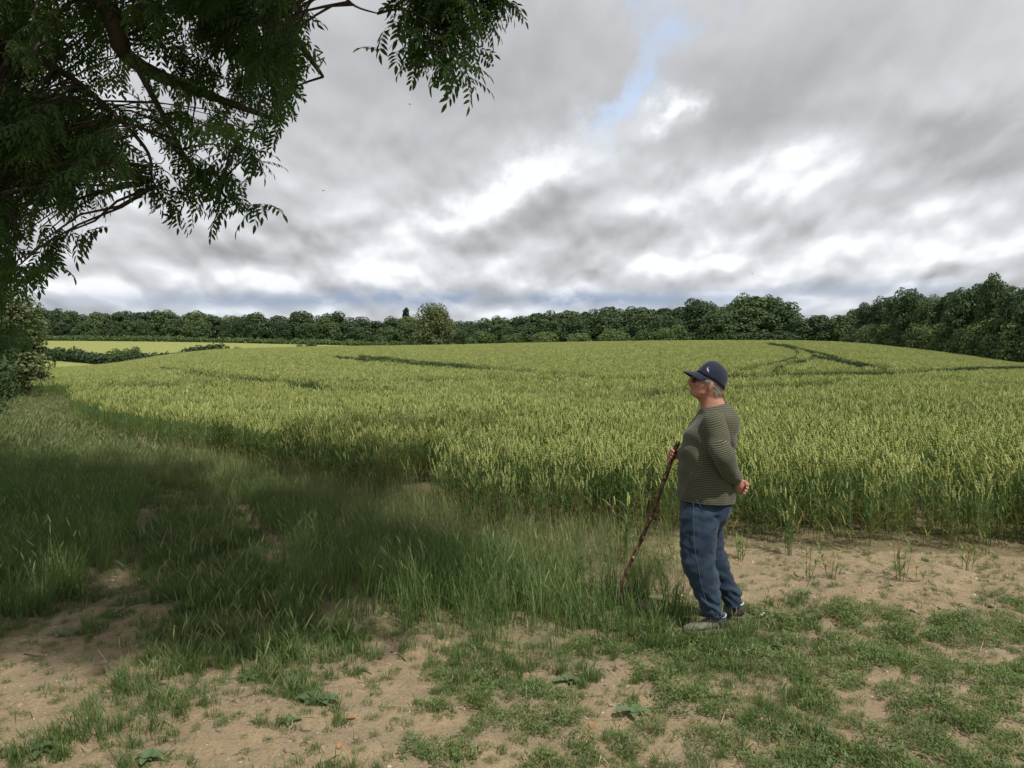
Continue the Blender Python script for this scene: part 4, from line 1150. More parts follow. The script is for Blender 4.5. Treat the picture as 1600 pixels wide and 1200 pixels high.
# the sprays at the fringe facing the view are single leaves, the rest one mass
fr = [i for i, (a, b) in enumerate(pxy) if a > -20 and (((a > 455 or b > 262) and a < 560 and b > 0) or (a > 590 and b > 20) or ((a, b) in [(float(c_[0]), float(c_[1])) for c_ in HANG]))]
rg2 = random.Random(3); rg2.shuffle(fr); fr = fr[:42]
rest = np.array([i for i in range(len(Pn)) if i not in set(fr)])
fo = scatter('foliage', Pn[rest], Rn[rest], np.stack([sc_[rest]] * 3, 1), np.zeros(len(rest)), SPR)
fo.parent = ASH; fo['kind'] = 'stuff'
cnt = 0
for i in fr:
    for q in range(7):
        t_ = 0.1 + q * 0.14
        az = Rn[i][2] + (1 if q % 2 else -1) * rg2.uniform(.4, 1.4) * (1.1 - t_ * .6)
        off_ = Vector((math.cos(Rn[i][2]) * (t_ - .5) * .34, math.sin(Rn[i][2]) * (t_ - .5) * .34, -.08 * t_ * t_))
        o = bpy.data.objects.new('leaf', rg2.choice(LEAF)); COL.objects.link(o); o.parent = ASH
        o.matrix_local = rotm(az, rg2.uniform(0, .9), rg2.uniform(-.6, .6), Vector(Pn[i]) + off_, rg2.uniform(.8, 1.1)); cnt += 1

# ================================================================== the walker
PY_ = 4.76
PX0 = (1110 - 800) / 1200 * PY_
PER = empty('person', (PX0, PY_, float(ground_z(PX0, PY_))))
tag(PER, 'person in navy cap, green striped top and blue jeans standing with a walking stick', 'person')
ORG = np.array([PX0, PY_, float(ground_z(PX0, PY_))])
def Q(px, py, dy=0.0):
    """point of the figure: outline position read in profile, dy metres behind (+) or before (-) its middle plane"""
    return W(px, py, PY_ + dy) - ORG
def cr_interp(rows, n):
    """catmull-rom through rows of numbers"""
    R_ = np.array(rows, float); k = len(R_); out = []
    tt = np.linspace(0, k - 1, n)
    for t_ in tt:
        i = min(int(t_), k - 2); f = t_ - i
        a, b, c, d = R_[max(i - 1, 0)], R_[i], R_[i + 1], R_[min(i + 2, k - 1)]
        out.append(0.5 * ((2 * b) + (-a + c) * f + (2 * a - 5 * b + 4 * c - d) * f * f + (-a + 3 * b - 3 * c + d) * f ** 3))
    return np.array(out)
def body_loft(mb, rows, n_r, n_s, dy=0.0, m=0, expo=2.0, cap=(True, True), disp=None, skew=0.0):
    """rows: front px, front py, back px, back py, half depth, depth centre -> closed rings"""
    R_ = cr_interp(rows, n_r); V = []; ref = []
    for k, (fx, fy, bx, by, hw_, cy) in enumerate(R_):
        f_ = Q(fx, fy, cy + dy); b_ = Q(bx, by, cy + dy); c = (f_ + b_) / 2; a = (f_ - b_) / 2
        for j in range(n_s):
            t_ = 2 * math.pi * j / n_s; ct, st = math.cos(t_), math.sin(t_)
            e = 2 / expo
            p = c + a * (abs(ct) ** e * np.sign(ct)) + np.array([0, hw_, 0]) * (abs(st) ** e * np.sign(st))
            V.append(p); ref.append((k / (n_r - 1), t_))
    V = np.array(V)
    F_ = [(k * n_s + j, k * n_s + (j + 1) % n_s, (k + 1) * n_s + (j + 1) % n_s, (k + 1) * n_s + j) for k in range(n_r - 1) for j in range(n_s)]
    if cap[0]: F_.append(tuple(range(n_s - 1, -1, -1)))
    if cap[1]: F_.append(tuple((n_r - 1) * n_s + j for j in range(n_s)))
    if disp is not None:
        # outward displacement by disp(local point, along, angle)
        for k in range(n_r):
            ring = V[k * n_s:(k + 1) * n_s]; c = ring.mean(0)
            for j in range(n_s):
                o_ = ring[j] - c; L = np.linalg.norm(o_) + 1e-6
                V[k * n_s + j] += o_ / L * disp(ring[j], ref[k * n_s + j][0], ref[k * n_s + j][1])
    mb.add(V, F_, m)
    return V
def nz3(p, s_, sd=0): return mnoise.noise(Vector((p[0] * s_ + sd * 3.1, p[1] * s_ + sd, p[2] * s_ - sd * 2.3)))

# ---- materials
m_skin, t, out = material('skin'); tc = t.new('ShaderNodeTexCoord')
c = t.mix(t.mapr(t.noise(tc.outputs['Object'], 22, 3), .35, .65), (0.40, 0.205, 0.14), (0.33, 0.145, 0.10))
b = principled(t, c, 0.5, 0.35, bump(t, t.noise(tc.outputs['Object'], 150, 3), .15, .002)); b.inputs['Subsurface Weight'].default_value = 0.12; b.inputs['Subsurface Radius'].default_value = (0.01, 0.004, 0.002)
t.l.new(b.outputs[0], out.inputs[0])
def stripe_mat():
    m_, t, out = material('striped_jersey')
    at = t.new('ShaderNodeAttribute', attribute_type='GEOMETRY', attribute_name='stripe'); tc = t.new('ShaderNodeTexCoord')
    wv = t.m('FRACT', t.m('MULTIPLY', at.outputs['Fac'], 1 / 0.0105))
    line = t.m('MULTIPLY', t.mapr(wv, 0.0, 0.14), t.mapr(wv, 0.62, 0.48))
    nz = t.mapr(t.noise(tc.outputs['Object'], 5, 4), .3, .7)
    dark = t.mix(nz, (0.026, 0.027, 0.021), (0.036, 0.037, 0.029)); light_ = t.mix(nz, (0.112, 0.112, 0.068), (0.14, 0.138, 0.085))
    c = t.mix(line, dark, light_)
    h = t.m('ADD', t.m('MULTIPLY', t.noise(tc.outputs['Object'], 260, 2), .3), t.noise(tc.outputs['Object'], 18, 4, .6, 1.0))
    b = principled(t, c, 0.85, 0.15, bump(t, h, .45, .008), 0.15); t.l.new(b.outputs[0], out.inputs[0]); return m_
M_SHIRT = stripe_mat()
m_den, t, out = material('denim'); tc = t.new('ShaderNodeTexCoord')
mp = t.new('ShaderNodeMapping'); mp.inputs['Scale'].default_value = (1, 1, 0.35); t.l.new(tc.outputs['Object'], mp.inputs[0])
fade = t.mapr(t.noise(mp.outputs[0], 6, 5, .6, .6), .36, .66)
c = t.mix(fade, (0.008, 0.017, 0.033), (0.027, 0.050, 0.083))
weave = t.noise(tc.outputs['Object'], 420, 2)
c = t.mix(t.mapr(weave, .45, .7, 0, .22), c, (0.10, 0.15, 0.22))
b = principled(t, c, 0.8, 0.2, bump(t, t.m('ADD', t.noise(mp.outputs[0], 24, 4, .6, 1.2), t.m('MULTIPLY', weave, .2)), .5, .009), .1); t.l.new(b.outputs[0], out.inputs[0]); M_DENIM = m_den
M_SEAM = plain('denim_seam', (0.09, 0.13, 0.18), (0.035, 0.06, 0.095), .8, 60)
M_CAP = plain('cap_cotton', (0.008, 0.012, 0.028), (0.014, 0.020, 0.042), .8, 30, .2, .4, 40, .2)
M_CAPD = plain('cap_edge', (0.006, 0.008, 0.014), None, .8)
M_LOGO = plain('cap_badge', (0.65, 0.66, 0.70), None, .6)
M_HAIR = plain('grey_hair', (0.42, 0.39, 0.34), (0.20, 0.18, 0.155), .6, 90, .4)
M_LENS = plain('dark_lens', (0.012, 0.011, 0.010), None, .06, 8, .8)
M_FRAMEG = plain('glasses_frame', (0.02, 0.014, 0.01), None, .35, 8, .5)
M_SHOE = plain('shoe_suede', (0.21, 0.195, 0.165), (0.11, 0.10, 0.085), .85, 40, .2, .5, 90)
M_SHOED = plain('shoe_dark', (0.035, 0.033, 0.034), (0.06, 0.055, 0.055), .8, 60, .2, .4, 120)
M_SOLE = plain('shoe_sole', (0.13, 0.12, 0.10), (0.07, 0.062, 0.055), .8, 50)
M_TRIM = plain('shoe_trim', (0.36, 0.47, 0.56), None, .6)
M_SOCK = plain('sock', (0.012, 0.013, 0.017), None, .9)
M_LIP = plain('lip', (0.34, 0.12, 0.09), None, .5)

# ---- body: one continuous surface (head, neck, trunk, arms, hands, legs)
bd = MB()
head = [ # front px,py, back px,py, half width, centre
 (1108, 572, 1122, 573, .028, 0), (1099, 575, 1127, 577, .050, 0), (1093, 580, 1129.5, 583, .062, 0), (1087, 586.5, 1131, 590, .069, 0),
 (1083.2, 590, 1132.5, 595, .072, 0), (1082.2, 594, 1133, 599, .073, 0), (1080.4, 599, 1133, 604, .0725, 0), (1079.2, 604, 1131.5, 608.5, .069, 0),
 (1078.8, 608.5, 1130, 613, .064, 0), (1078.6, 613, 1129, 617, .058, 0), (1080.2, 617.5, 1128.5, 621, .051, 0), (1087, 621.5, 1129.5, 624, .049, 0), (1092.5, 627, 1131, 627, .052, 0), (1095, 636, 1134, 631, .058, 0), (1096, 648, 1140, 640, .075, 0), (1092, 660, 1144, 655, .11, 0)]
body_loft(bd, head, 44, 28, expo=2.15)
trunk_rows = [(1098, 648, 1138, 640, .10, 0), (1090, 660, 1146, 652, .165, 0), (1082, 678, 1149, 672, .175, 0), (1070, 700, 1148, 696, .17, 0), (1070, 725, 1142, 725, .16, 0), (1070, 755, 1140, 755, .155, 0), (1073, 785, 1135, 790, .15, 0), (1082, 802, 1126, 805, .10, 0)]
body_loft(bd, trunk_rows, 24, 24)
def ball(mb, c, rx, ry, rz, R=None, m=0, nu=12, nv=8):
    V = []
    for i in range(nv + 1):
        ph = math.pi * i / nv
        for j in range(nu):
            th = 2 * math.pi * j / nu
            v = np.array([rx * math.sin(ph) * math.cos(th), ry * math.sin(ph) * math.sin(th), rz * math.cos(ph)])
            if R is not None: v = np.array(R @ Vector(v))
            V.append(np.asarray(c) + v)
    F_ = [(i * nu + j, (i + 1) * nu + j, (i + 1) * nu + (j + 1) % nu, i * nu + (j + 1) % nu) for i in range(nv) for j in range(nu)]
    mb.add(V, F_, m)
# face: nose, lips, chin, brow, cheek, ears
def px3(px, py, dy=0.0): return Q(px, py, dy)
tube(bd, [px3(1083, 588.5), px3(1079.8, 592), px3(1076.8, 596.2), px3(1078.5, 599.4), px3(1083, 600)], [.008, .010, .0125, .013, .010], 8)
for sgn in (-1, 1):
    ball(bd, px3(1080.6, 598.8, sgn * .013), .010, .008, .008)
    ball(bd, px3(1086.5, 588.6, sgn * .030), .012, .026, .009)                      # brow ridge
    ball(bd, px3(1090, 600, sgn * .040), .022, .020, .022)                         # cheek
    ball(bd, px3(1100, 612, sgn * .046), .034, .016, .020, Matrix.Rotation(math.radians(-18), 3, 'Y'))   # jaw
    e_ = Matrix.Rotation(math.radians(14), 3, 'Y') @ Matrix.Rotation(math.radians(sgn * 18), 3, 'Z')
    ball(bd, px3(1110.5, 603, sgn * .079), .016, .0075, .029, e_)
    ball(bd, px3(1109, 609.5, sgn * .076), .009, .007, .011)
ball(bd, px3(1080.6, 604.4), .010, .020, .0062); ball(bd, px3(1080.9, 607.6), .0095, .018, .0066)
ball(bd, px3(1081.8, 614), .016, .022, .014)
# arms inside the sleeves
SH_N = Q(1119, 657, -.165); EL_N = Q(1131, 714, -.270); WR_N = Q(1150, 749, -.150)
SH_F = Q(1112, 655, .165); EL_F = Q(1108, 716, .250); WR_F = Q(1066, 713, .165)
tube(bd, [SH_N, (SH_N + EL_N) / 2, EL_N, (EL_N + WR_N) / 2, WR_N, WR_N + (WR_N - EL_N) * .12], [.055, .048, .042, .040, .029, .026], 12)
tube(bd, [SH_F, (SH_F + EL_F) / 2, EL_F, (EL_F + WR_F) / 2, WR_F], [.055, .048, .042, .038, .028], 12)
# legs inside the jeans
tube(bd, [Q(1098, 790, -.085), Q(1094, 850, -.10), Q(1098, 890, -.10), Q(1106, 925, -.10), Q(1112, 948, -.10)], [.060, .056, .050, .045, .040], 12)
tube(bd, [Q(1118, 790, .09), Q(1114, 845, .11), Q(1120, 885, .12), Q(1132, 912, .12), Q(1139, 930, .12)], [.060, .056, .050, .044, .040], 12)

# stick geometry (held in the far hand)
ST_H = Q(1052.5, 711, .120)                                    # grip point
ST_T = Q(1061, 690, .112)                                  # top end, behind the hand
tipw = W(957, 958, 5.06); ST_B = np.array([tipw[0], tipw[1], float(ground_z(tipw[0], tipw[1])) - .01]) - ORG
ax = (ST_H - ST_B) / np.linalg.norm(ST_H - ST_B)
# gripping hand: fingers wrap the stick
far_ = np.array([0, 1.0, 0]); far_ -= ax * np.dot(far_, ax); far_ /= np.linalg.norm(far_)
fwd = np.cross(far_, ax); fwd = fwd if fwd[0] < 0 else -fwd; fwd /= np.linalg.norm(fwd)    # towards the front (-x)
def around(t_, r_, h_): return ST_H + fwd * math.cos(t_) * r_ + far_ * math.sin(t_) * r_ + ax * h_
tube(bd, [WR_F, Q(1062, 712, .155), around(2.2, .040, .002), around(1.45, .036, 0)], [.026, .025, .030, .022], 12)   # heel of the palm
tube(bd, [around(1.9, .034, .036), around(1.9, .034, .0), around(1.9, .034, -.036)], [.017, .02, .017], 10)
for k, h_ in enumerate((.032, .011, -.010, -.031)):
    r_ = .0275 - .0006 * k; L_ = (2.95, 3.15, 3.05, 2.75)[k]
    rad = (.0105, .0108, .0102, .0090)[k]
    pts = [around(1.6 - L_ * q, r_ + (.004 if q in (0.0, 0.3) else 0) - .003 * q, h_ - .006 * q) for q in (0.0, 0.3, 0.6, 0.85, 1.0)]
    tube(bd, pts, [rad * 1.05, rad * 1.08, rad, rad * .92, rad * .7], 10)
tube(bd, [around(2.5, .036, .020), around(3.3, .032, .040), around(4.1, .028, .047), around(4.7, .026, .043)], [.015, .013, .0115, .008], 10)
# near hand behind the back: loosely closed, palm turned back
wd_ = Q(1157, 757, -.115) - WR_N; wd_ = wd_ / np.linalg.norm(wd_)
hc = Q(1154, 757.5, -.125)
dn = np.array([-.25, 0, -1.0]); dn /= np.linalg.norm(dn); outw = np.array([1.0, .12, -.12]); outw -= dn * np.dot(outw, dn); outw /= np.linalg.norm(outw)
camv = np.cross(outw, dn); camv = camv if camv[1] < 0 else -camv
tube(bd, [WR_N, Q(1152, 753, -.14), hc, hc + outw * .022 + dn * .012], [.026, .027, .032, .026], 12)
ball(bd, hc + dn * .010 + outw * .004, .030, .019, .038)
for k, h_ in enumerate((-.016, .004, .023, .040)):
    L_ = (.036, .039, .036, .029)[k]; rad = (.0098, .0102, .0096, .0086)[k]
    b0 = hc + dn * h_ + outw * .020 + camv * -.006
    p1 = b0 + outw * L_ * .75 + camv * .004; p2 = p1 + outw * .004 + camv * .022 + dn * .001; p3 = p2 - outw * .018 + camv * .006
    tube(bd, [b0 - outw * .02, b0, p1, p2, p3], [rad, rad * 1.1, rad, rad * .95, rad * .7], 10)
th0 = hc - dn * .022 - outw * .004
tube(bd, [th0, th0 + outw * .020 - dn * .006 + camv * .008, th0 + outw * .040 - dn * .004 + camv * .012, th0 + outw * .056 + dn * .003 + camv * .012], [.014, .0125, .0105, .007], 10)
body = obj('body', bd.build('body', [m_skin], True), PER)
rm = body.modifiers.new('skin_surface', 'REMESH'); rm.mode = 'VOXEL'; rm.voxel_size = 0.0042; rm.use_smooth_shade = True
sm = body.modifiers.new('soften', 'SMOOTH'); sm.factor = 0.4; sm.iterations = 2

# ---- shirt
shb = MB()
def shirt_disp(p, u_, t_):
    z = p[2]
    d_ = nz3((p[0] * 1, p[1], p[2] * 1.6), 9, 1) * .006 + nz3(p, 22, 2) * .0028
    front = max(0, -math.cos(t_ - math.pi)) if False else 0
    # drag folds from the chest to the armpit, hem flare and side creases
    fold = math.sin((z * 46 + p[0] * 30) + 2.2 * nz3(p, 6, 3))
    w1 = math.exp(-((z - 1.12) / .12) ** 2) * .0075
    fold2 = math.sin((p[0] * 62 - z * 30) + 2 * nz3(p, 5, 4)); w2 = math.exp(-((z - .90) / .11) ** 2) * .0080
    return d_ + fold * w1 + fold2 * w2
torso = [(1061, 777, 1145, 781, .192, 0), (1060.5, 765, 1146.5, 768, .196, 0), (1061.5, 745, 1146, 746, .197, 0), (1063.5, 718, 1145.5, 718, .197, 0), (1067, 697, 1146.5, 694, .197, 0),
         (1071, 684, 1148, 680, .20, 0), (1076, 672, 1152, 667, .203, 0), (1083.5, 661, 1150.5, 655, .203, 0), (1089.5, 652, 1147.5, 645, .192, 0), (1093.3, 645.5, 1143, 637.5, .160, 0), (1095, 641, 1138.6, 632, .118, 0), (1096, 638, 1135.2, 628.5, .088, 0)]
tv = body_loft(shb, torso, 110, 72, expo=2.25, cap=(False, False), disp=shirt_disp)
stripe = list(tv[:, 2] + tv[:, 0] * 0.05)
# hem turned under + neck band
def sleeve(pts_r, n_r, n_s, seed, cuff=True):
    R_ = cr_interp([(*p, r_) for p, r_ in pts_r], n_r); V = []; st_ = []; acc = 0; pa = None
    for k in range(n_r):
        p = R_[k, :3]; d = R_[min(k + 1, n_r - 1), :3] - R_[max(k - 1, 0), :3]
        d, a, b_ = frame(d)
        if pa is not None:
            a = pa - d * np.dot(pa, d); a /= np.linalg.norm(a); b_ = np.cross(d, a)
        pa = a
        if k: acc += np.linalg.norm(R_[k, :3] - R_[k - 1, :3])
        for j in range(n_s):
            t_ = 2 * math.pi * j / n_s
            q = p + (a * math.cos(t_) + b_ * math.sin(t_)) * R_[k, 3]
            u_ = k / (n_r - 1)
            dd = nz3(q, 14, seed) * .006 + math.sin(acc * 62 + 2.5 * nz3(q, 9, seed + 2) + math.cos(t_) * 1.5) * .0045 * (math.exp(-((u_ - .52) / .16) ** 2) + math.exp(-((u_ - .92) / .1) ** 2) * .8)
            q = q + (a * math.cos(t_) + b_ * math.sin(t_)) * dd
            V.append(q); st_.append(-q[2] * .96 + q[0] * .28 + 1.0 + .006 * math.sin(acc * 40))
    F_ = [(k * n_s + j, k * n_s + (j + 1) % n_s, (k + 1) * n_s + (j + 1) % n_s, (k + 1) * n_s + j) for k in range(n_r - 1) for j in range(n_s)]
    shb.add(V, F_, 0); stripe.extend(st_)
sleeve([(Q(1118, 650, -.135), .052), (Q(1117, 659, -.158), .067), (Q(1120, 676, -.188), .070), (Q(1124, 696, -.225), .068), (EL_N + [0, 0, .0], .064), (Q(1139, 733, -.222), .056), (Q(1148, 745, -.168), .044), (Q(1151, 750.5, -.150), .037)], 90, 40, 3)
sleeve([(Q(1112, 650, .13), .052), (SH_F, .068), ((SH_F + EL_F) / 2, .066), (EL_F, .062), ((EL_F + WR_F) / 2, .054), (WR_F + (EL_F - WR_F) * .10, .040)], 60, 32, 7)
nv0 = shb.n
# rolled neckline and hem bands
for rowk, rr_, off_ in ((109, .0035, 0.0), (0, .0035, 0.0)):
    ring = tv[rowk * 72:(rowk + 1) * 72]
    V_, st_ = [], []
    c_ = ring.mean(0)
    for q in ring:
        o_ = (q - c_); o_ = o_ / np.linalg.norm(o_)
        for s_ in range(6):
            a_ = 2 * math.pi * s_ / 6; V_.append(q + o_ * math.cos(a_) * rr_ + np.array([0, 0, 1]) * math.sin(a_) * rr_ * 1.6); st_.append(.001)
    n_ = len(ring)
    shb.add(V_, [(i * 6 + s_, i * 6 + (s_ + 1) % 6, ((i + 1) % n_) * 6 + (s_ + 1) % 6, ((i + 1) % n_) * 6 + s_) for i in range(n_) for s_ in range(6)], 0); stripe.extend(st_)
sme = shb.build('shirt', [M_SHIRT], True)
a_ = sme.attributes.new('stripe', 'FLOAT', 'POINT'); a_.data.foreach_set('value', np.array(stripe, np.float32))
shirt = obj('shirt', sme, PER)
so = shirt.modifiers.new('cloth', 'SOLIDIFY'); so.thickness = .003; so.offset = -1

# ---- jeans
jb = MB()
def jean_disp(p, u_, t_):
    z = p[2]
    d_ = nz3((p[0], p[1], p[2] * .6), 10, 5) * .006 + nz3(p, 26, 6) * .0018
    def ridge(q, sc_, sd): return (1 - abs(nz3(q, sc_, sd)) * 2.6)
    rot1 = (p[0] * .8 + p[2] * .6, p[1], (-p[0] * .6 + p[2] * .8) * 2.6)       # folds running down and back
    rot2 = (p[0] * .8 - p[2] * .6, p[1], (p[0] * .6 + p[2] * .8) * 3.0)
    k1 = ridge(rot1, 5.5, 8) * .0140 * math.exp(-((z - .42) / .13) ** 2)
    k2 = ridge(rot2, 8.5, 9) * .0150 * math.exp(-((z - .16) / .10) ** 2)
    k3 = ridge(rot1, 5.0, 10) * .0120 * math.exp(-((z - .70) / .12) ** 2)
    return d_ + k1 + k2 + k3 + ridge(rot2, 11, 21) * .0045 * (z < .75) - .0075
pel = [(1064.5, 768, 1142, 768, .168, 0), (1064.5, 783, 1143, 785, .174, 0), (1065, 797, 1141, 798, .170, 0), (1068, 810, 1135, 812, .152, 0), (1074, 822, 1130, 824, .12, 0)]
body_loft(jb, pel, 34, 56, expo=2.3, disp=jean_disp)
legN = [(1064, 786, 1128, 788, .080, -.090), (1063, 806, 1126, 808, .088, -.095), (1062.8, 835, 1121.5, 838, .086, -.098), (1063.5, 860, 1119, 862, .083, -.10), (1067, 882, 1120.5, 884, .081, -.10), (1075, 905, 1124, 904, .078, -.10),
        (1083, 925, 1126, 925, .074, -.10), (1090, 941, 1128, 943, .071, -.10), (1097, 953, 1130, 954, .069, -.10), (1101.5, 962, 1129.5, 961.5, .066, -.10)]
body_loft(jb, legN, 90, 40, expo=2.2, disp=jean_disp, cap=(True, False))
legF = [(1084, 786, 1139, 790, .080, .090), (1085, 806, 1134.5, 812, .086, .10), (1088, 830, 1131, 832, .084, .105), (1092, 855, 1132, 855, .080, .11), (1098, 875, 1136.5, 876, .078, .12), (1106, 896, 1143, 896, .075, .12),
        (1114, 914, 1150, 913, .073, .12), (1121, 925, 1157, 924, .072, .12), (1127, 934, 1156, 934.5, .070, .12), (1131, 945, 1155, 945, .066, .12)]
body_loft(jb, legF, 90, 40, expo=2.2, disp=jean_disp, cap=(True, False))
jeans = obj('jeans', jb.build('jeans', [M_DENIM], True), PER)
so = jeans.modifiers.new('cloth', 'SOLIDIFY'); so.thickness = .003; so.offset = -1
sb_ = MB()
seam = []
for px_, py_, y_ in ((1083, 784, -.182), (1084, 806, -.1835), (1084.5, 835, -.186), (1086, 862, -.184), (1090, 884, -.182), (1094, 905, -.179), (1099, 925, -.175), (1105, 945, -.171), (1110, 960, -.166)):
    seam.append(Q(px_, py_, y_))
seam = cr_interp(seam, 50)
tube(sb_, [p + np.array([0, -.002 + .001 * math.sin(i * 2.1), 0]) for i, p in enumerate(seam)], .0016, 5)
obj('seam', sb_.build('seam', [M_SEAM], True), PER)

pk = MB()
for P0, P1, P2 in (((1088, 781, -.186), (1094, 790, -.186), (1100, 797, -.182)),):
    tube(pk, [Q(*P0), Q(*P1), Q(*P2)], .0014, 4)
hemr = []
for j in range(25):
    t_ = 2 * math.pi * j / 24; c_ = (Q(1101.5, 958.5, -.10) + Q(1129.5, 958, -.10)) / 2; a_ = (Q(1101.5, 958.5, -.10) - Q(1129.5, 958, -.10)) / 2
    hemr.append(c_ + a_ * math.cos(t_) * 1.03 + np.array([0, .0675, 0]) * math.sin(t_))
tube(pk, hemr, .0022, 4, caps=False)
obj('stitching', pk.build('stitching', [M_SEAM], True), PER)

# ---- cap: dome tilted back with the head
TI = math.radians(30)
cc = Q(1111, 592, 0)
fx_ = np.array([-math.cos(TI), 0, math.sin(TI)]); uz_ = np.array([math.sin(TI), 0, math.cos(TI)]); sy_ = np.array([0, 1.0, 0])
def CL(f, s_, u_): return cc + fx_ * f + sy_ * s_ + uz_ * u_
cb = MB(); V = []; nu, nv = 48, 18
for i in range(nv + 1):
    ph = (math.pi / 2) * i / nv
    for j in range(nu):
        th = 2 * math.pi * j / nu
        cf = math.cos(th); sf = math.sin(th)
        rf = (.097 if cf > 0 else .101); prof = math.cos(ph) ** 0.72; h_ = math.sin(ph) ** 1.0
        f = cf * rf * prof; s_ = sf * .084 * prof
        u_ = h_ * .102 + (-.010 if i == 0 else 0) - .012 * max(0, -cf) * (1 - h_) + .004 * cf * h_
        k_ = 1 + .018 * math.cos(th * 6) * math.sin(ph * 2) * -1 + .02 * nz3((f * 1, s_, u_), 18, 11)
        V.append(CL(f * k_, s_ * k_, u_ * (1 + .02 * nz3((f, s_, u_), 14, 12))))
cb.add(V, [(i * nu + j, i * nu + (j + 1) % nu, (i + 1) * nu + (j + 1) % nu, (i + 1) * nu + j) for i in range(nv) for j in range(nu)])
ball(cb, CL(0, 0, .102), .007, .007, .005)
# crown goes down round the back of the head
CAP = obj('cap', cb.build('cap', [M_CAP], True), PER)
so = CAP.modifiers.new('cloth', 'SOLIDIFY'); so.thickness = .003; so.offset = -1
bb = MB(); V = []; nb_, nr_ = 25, 9
for i in range(nb_):
    s_ = (i / (nb_ - 1) * 2 - 1); th = s_ * 1.2
    base_f = .095 * math.cos(th); base_s = .085 * math.sin(th)
    for j in range(nr_):
        q = j / (nr_ - 1)
        ext = .078 * math.cos(s_ * math.pi / 2 * .92) ** .5
        f = base_f + ext * q; sd = base_s * (1 + .03 * q)
        u_ = -.004 - .014 * (abs(s_) ** 2) - .030 * q * (1 - .3 * abs(s_)) - .012 * q * q
        V.append(CL(f, sd, u_))
bb.add(V, [(i * nr_ + j, (i + 1) * nr_ + j, (i + 1) * nr_ + j + 1, i * nr_ + j + 1) for i in range(nb_ - 1) for j in range(nr_ - 1)])
br = obj('brim', bb.build('brim', [M_CAP], True), CAP); so = br.modifiers.new('card', 'SOLIDIFY'); so.thickness = .005; so.offset = -1
# hat band edge
eb = MB(); ring = [CL(math.cos(2 * math.pi * j / 40) * (.098 if math.cos(2 * math.pi * j / 40) > 0 else .102), math.sin(2 * math.pi * j / 40) * .085, -.009 - .012 * max(0, -math.cos(2 * math.pi * j / 40))) for j in range(41)]
tube(eb, ring, .0022, 5, caps=False); obj('edge_binding', eb.build('edge_binding', [M_CAPD], True), CAP)
# small white badge at the side front of the crown
lb_ = MB()
def on_cap(th, ph):
    cf, sf = math.cos(th), math.sin(th); prof = math.cos(ph) ** .72; h_ = math.sin(ph)
    return CL(cf * .0995 * prof, sf * .0865 * prof, h_ * .104)
for (a0, p0), (a1, p1) in (((-.68, .50), (-.83, .47)), ((-.68, .50), (-.72, .38)), ((-.74, .44), (-.90, .33)), ((-.80, .38), (-.95, .25)), ((-.88, .35), (-1.02, .20)), ((-.72, .38), (-.98, .22))):
    tube(lb_, [on_cap(a0, p0), on_cap((a0 + a1) / 2, (p0 + p1) / 2), on_cap(a1, p1)], .0013, 4)
obj('badge', lb_.build('badge', [M_LOGO]), CAP)

# ---- glasses
gb = empty('glasses', (0, 0, 0)); gb.parent = PER
fr_ = MB(); ls = []
for sgn in (-1, 1):
    c0 = Q(1083.6, 593.2, sgn * .033)
    rim = []
    for j in range(17):
        a = 2 * math.pi * j / 16
        rim.append(c0 + np.array([.010 * abs(math.sin(0)) + .016 * (abs(math.cos(a) * .026) / .026) ** 2 * (1 if sgn * math.cos(a) > 0 else 0), math.cos(a) * .027, math.sin(a) * .017]))
    tube(fr_, rim, .0022, 5, caps=False)
    lm = MB(); cen = np.mean(rim[:-1], axis=0) + np.array([-.003, 0, 0]); lm.add([cen] + rim[:-1], [(0, 1 + j, 1 + (j + 1) % 16) for j in range(16)]); ls.append(lm)
    tube(fr_, [c0 + np.array([.016, sgn * .027, .006]), Q(1090, 592.5, sgn * .070), Q(1098, 596, sgn * .080), Q(1108, 599, sgn * .082), Q(1113, 603, sgn * .082)], [.0036, .0036, .003, .0024, .002], 5)
tube(fr_, [Q(1083.4, 592, -.008), Q(1082.6, 591, 0), Q(1083.4, 592, .008)], .002, 5)
obj('frame', fr_.build('frame', [M_FRAMEG], True), gb)
for lm in ls: obj('lens', lm.build('lens', [M_LENS], True), gb)

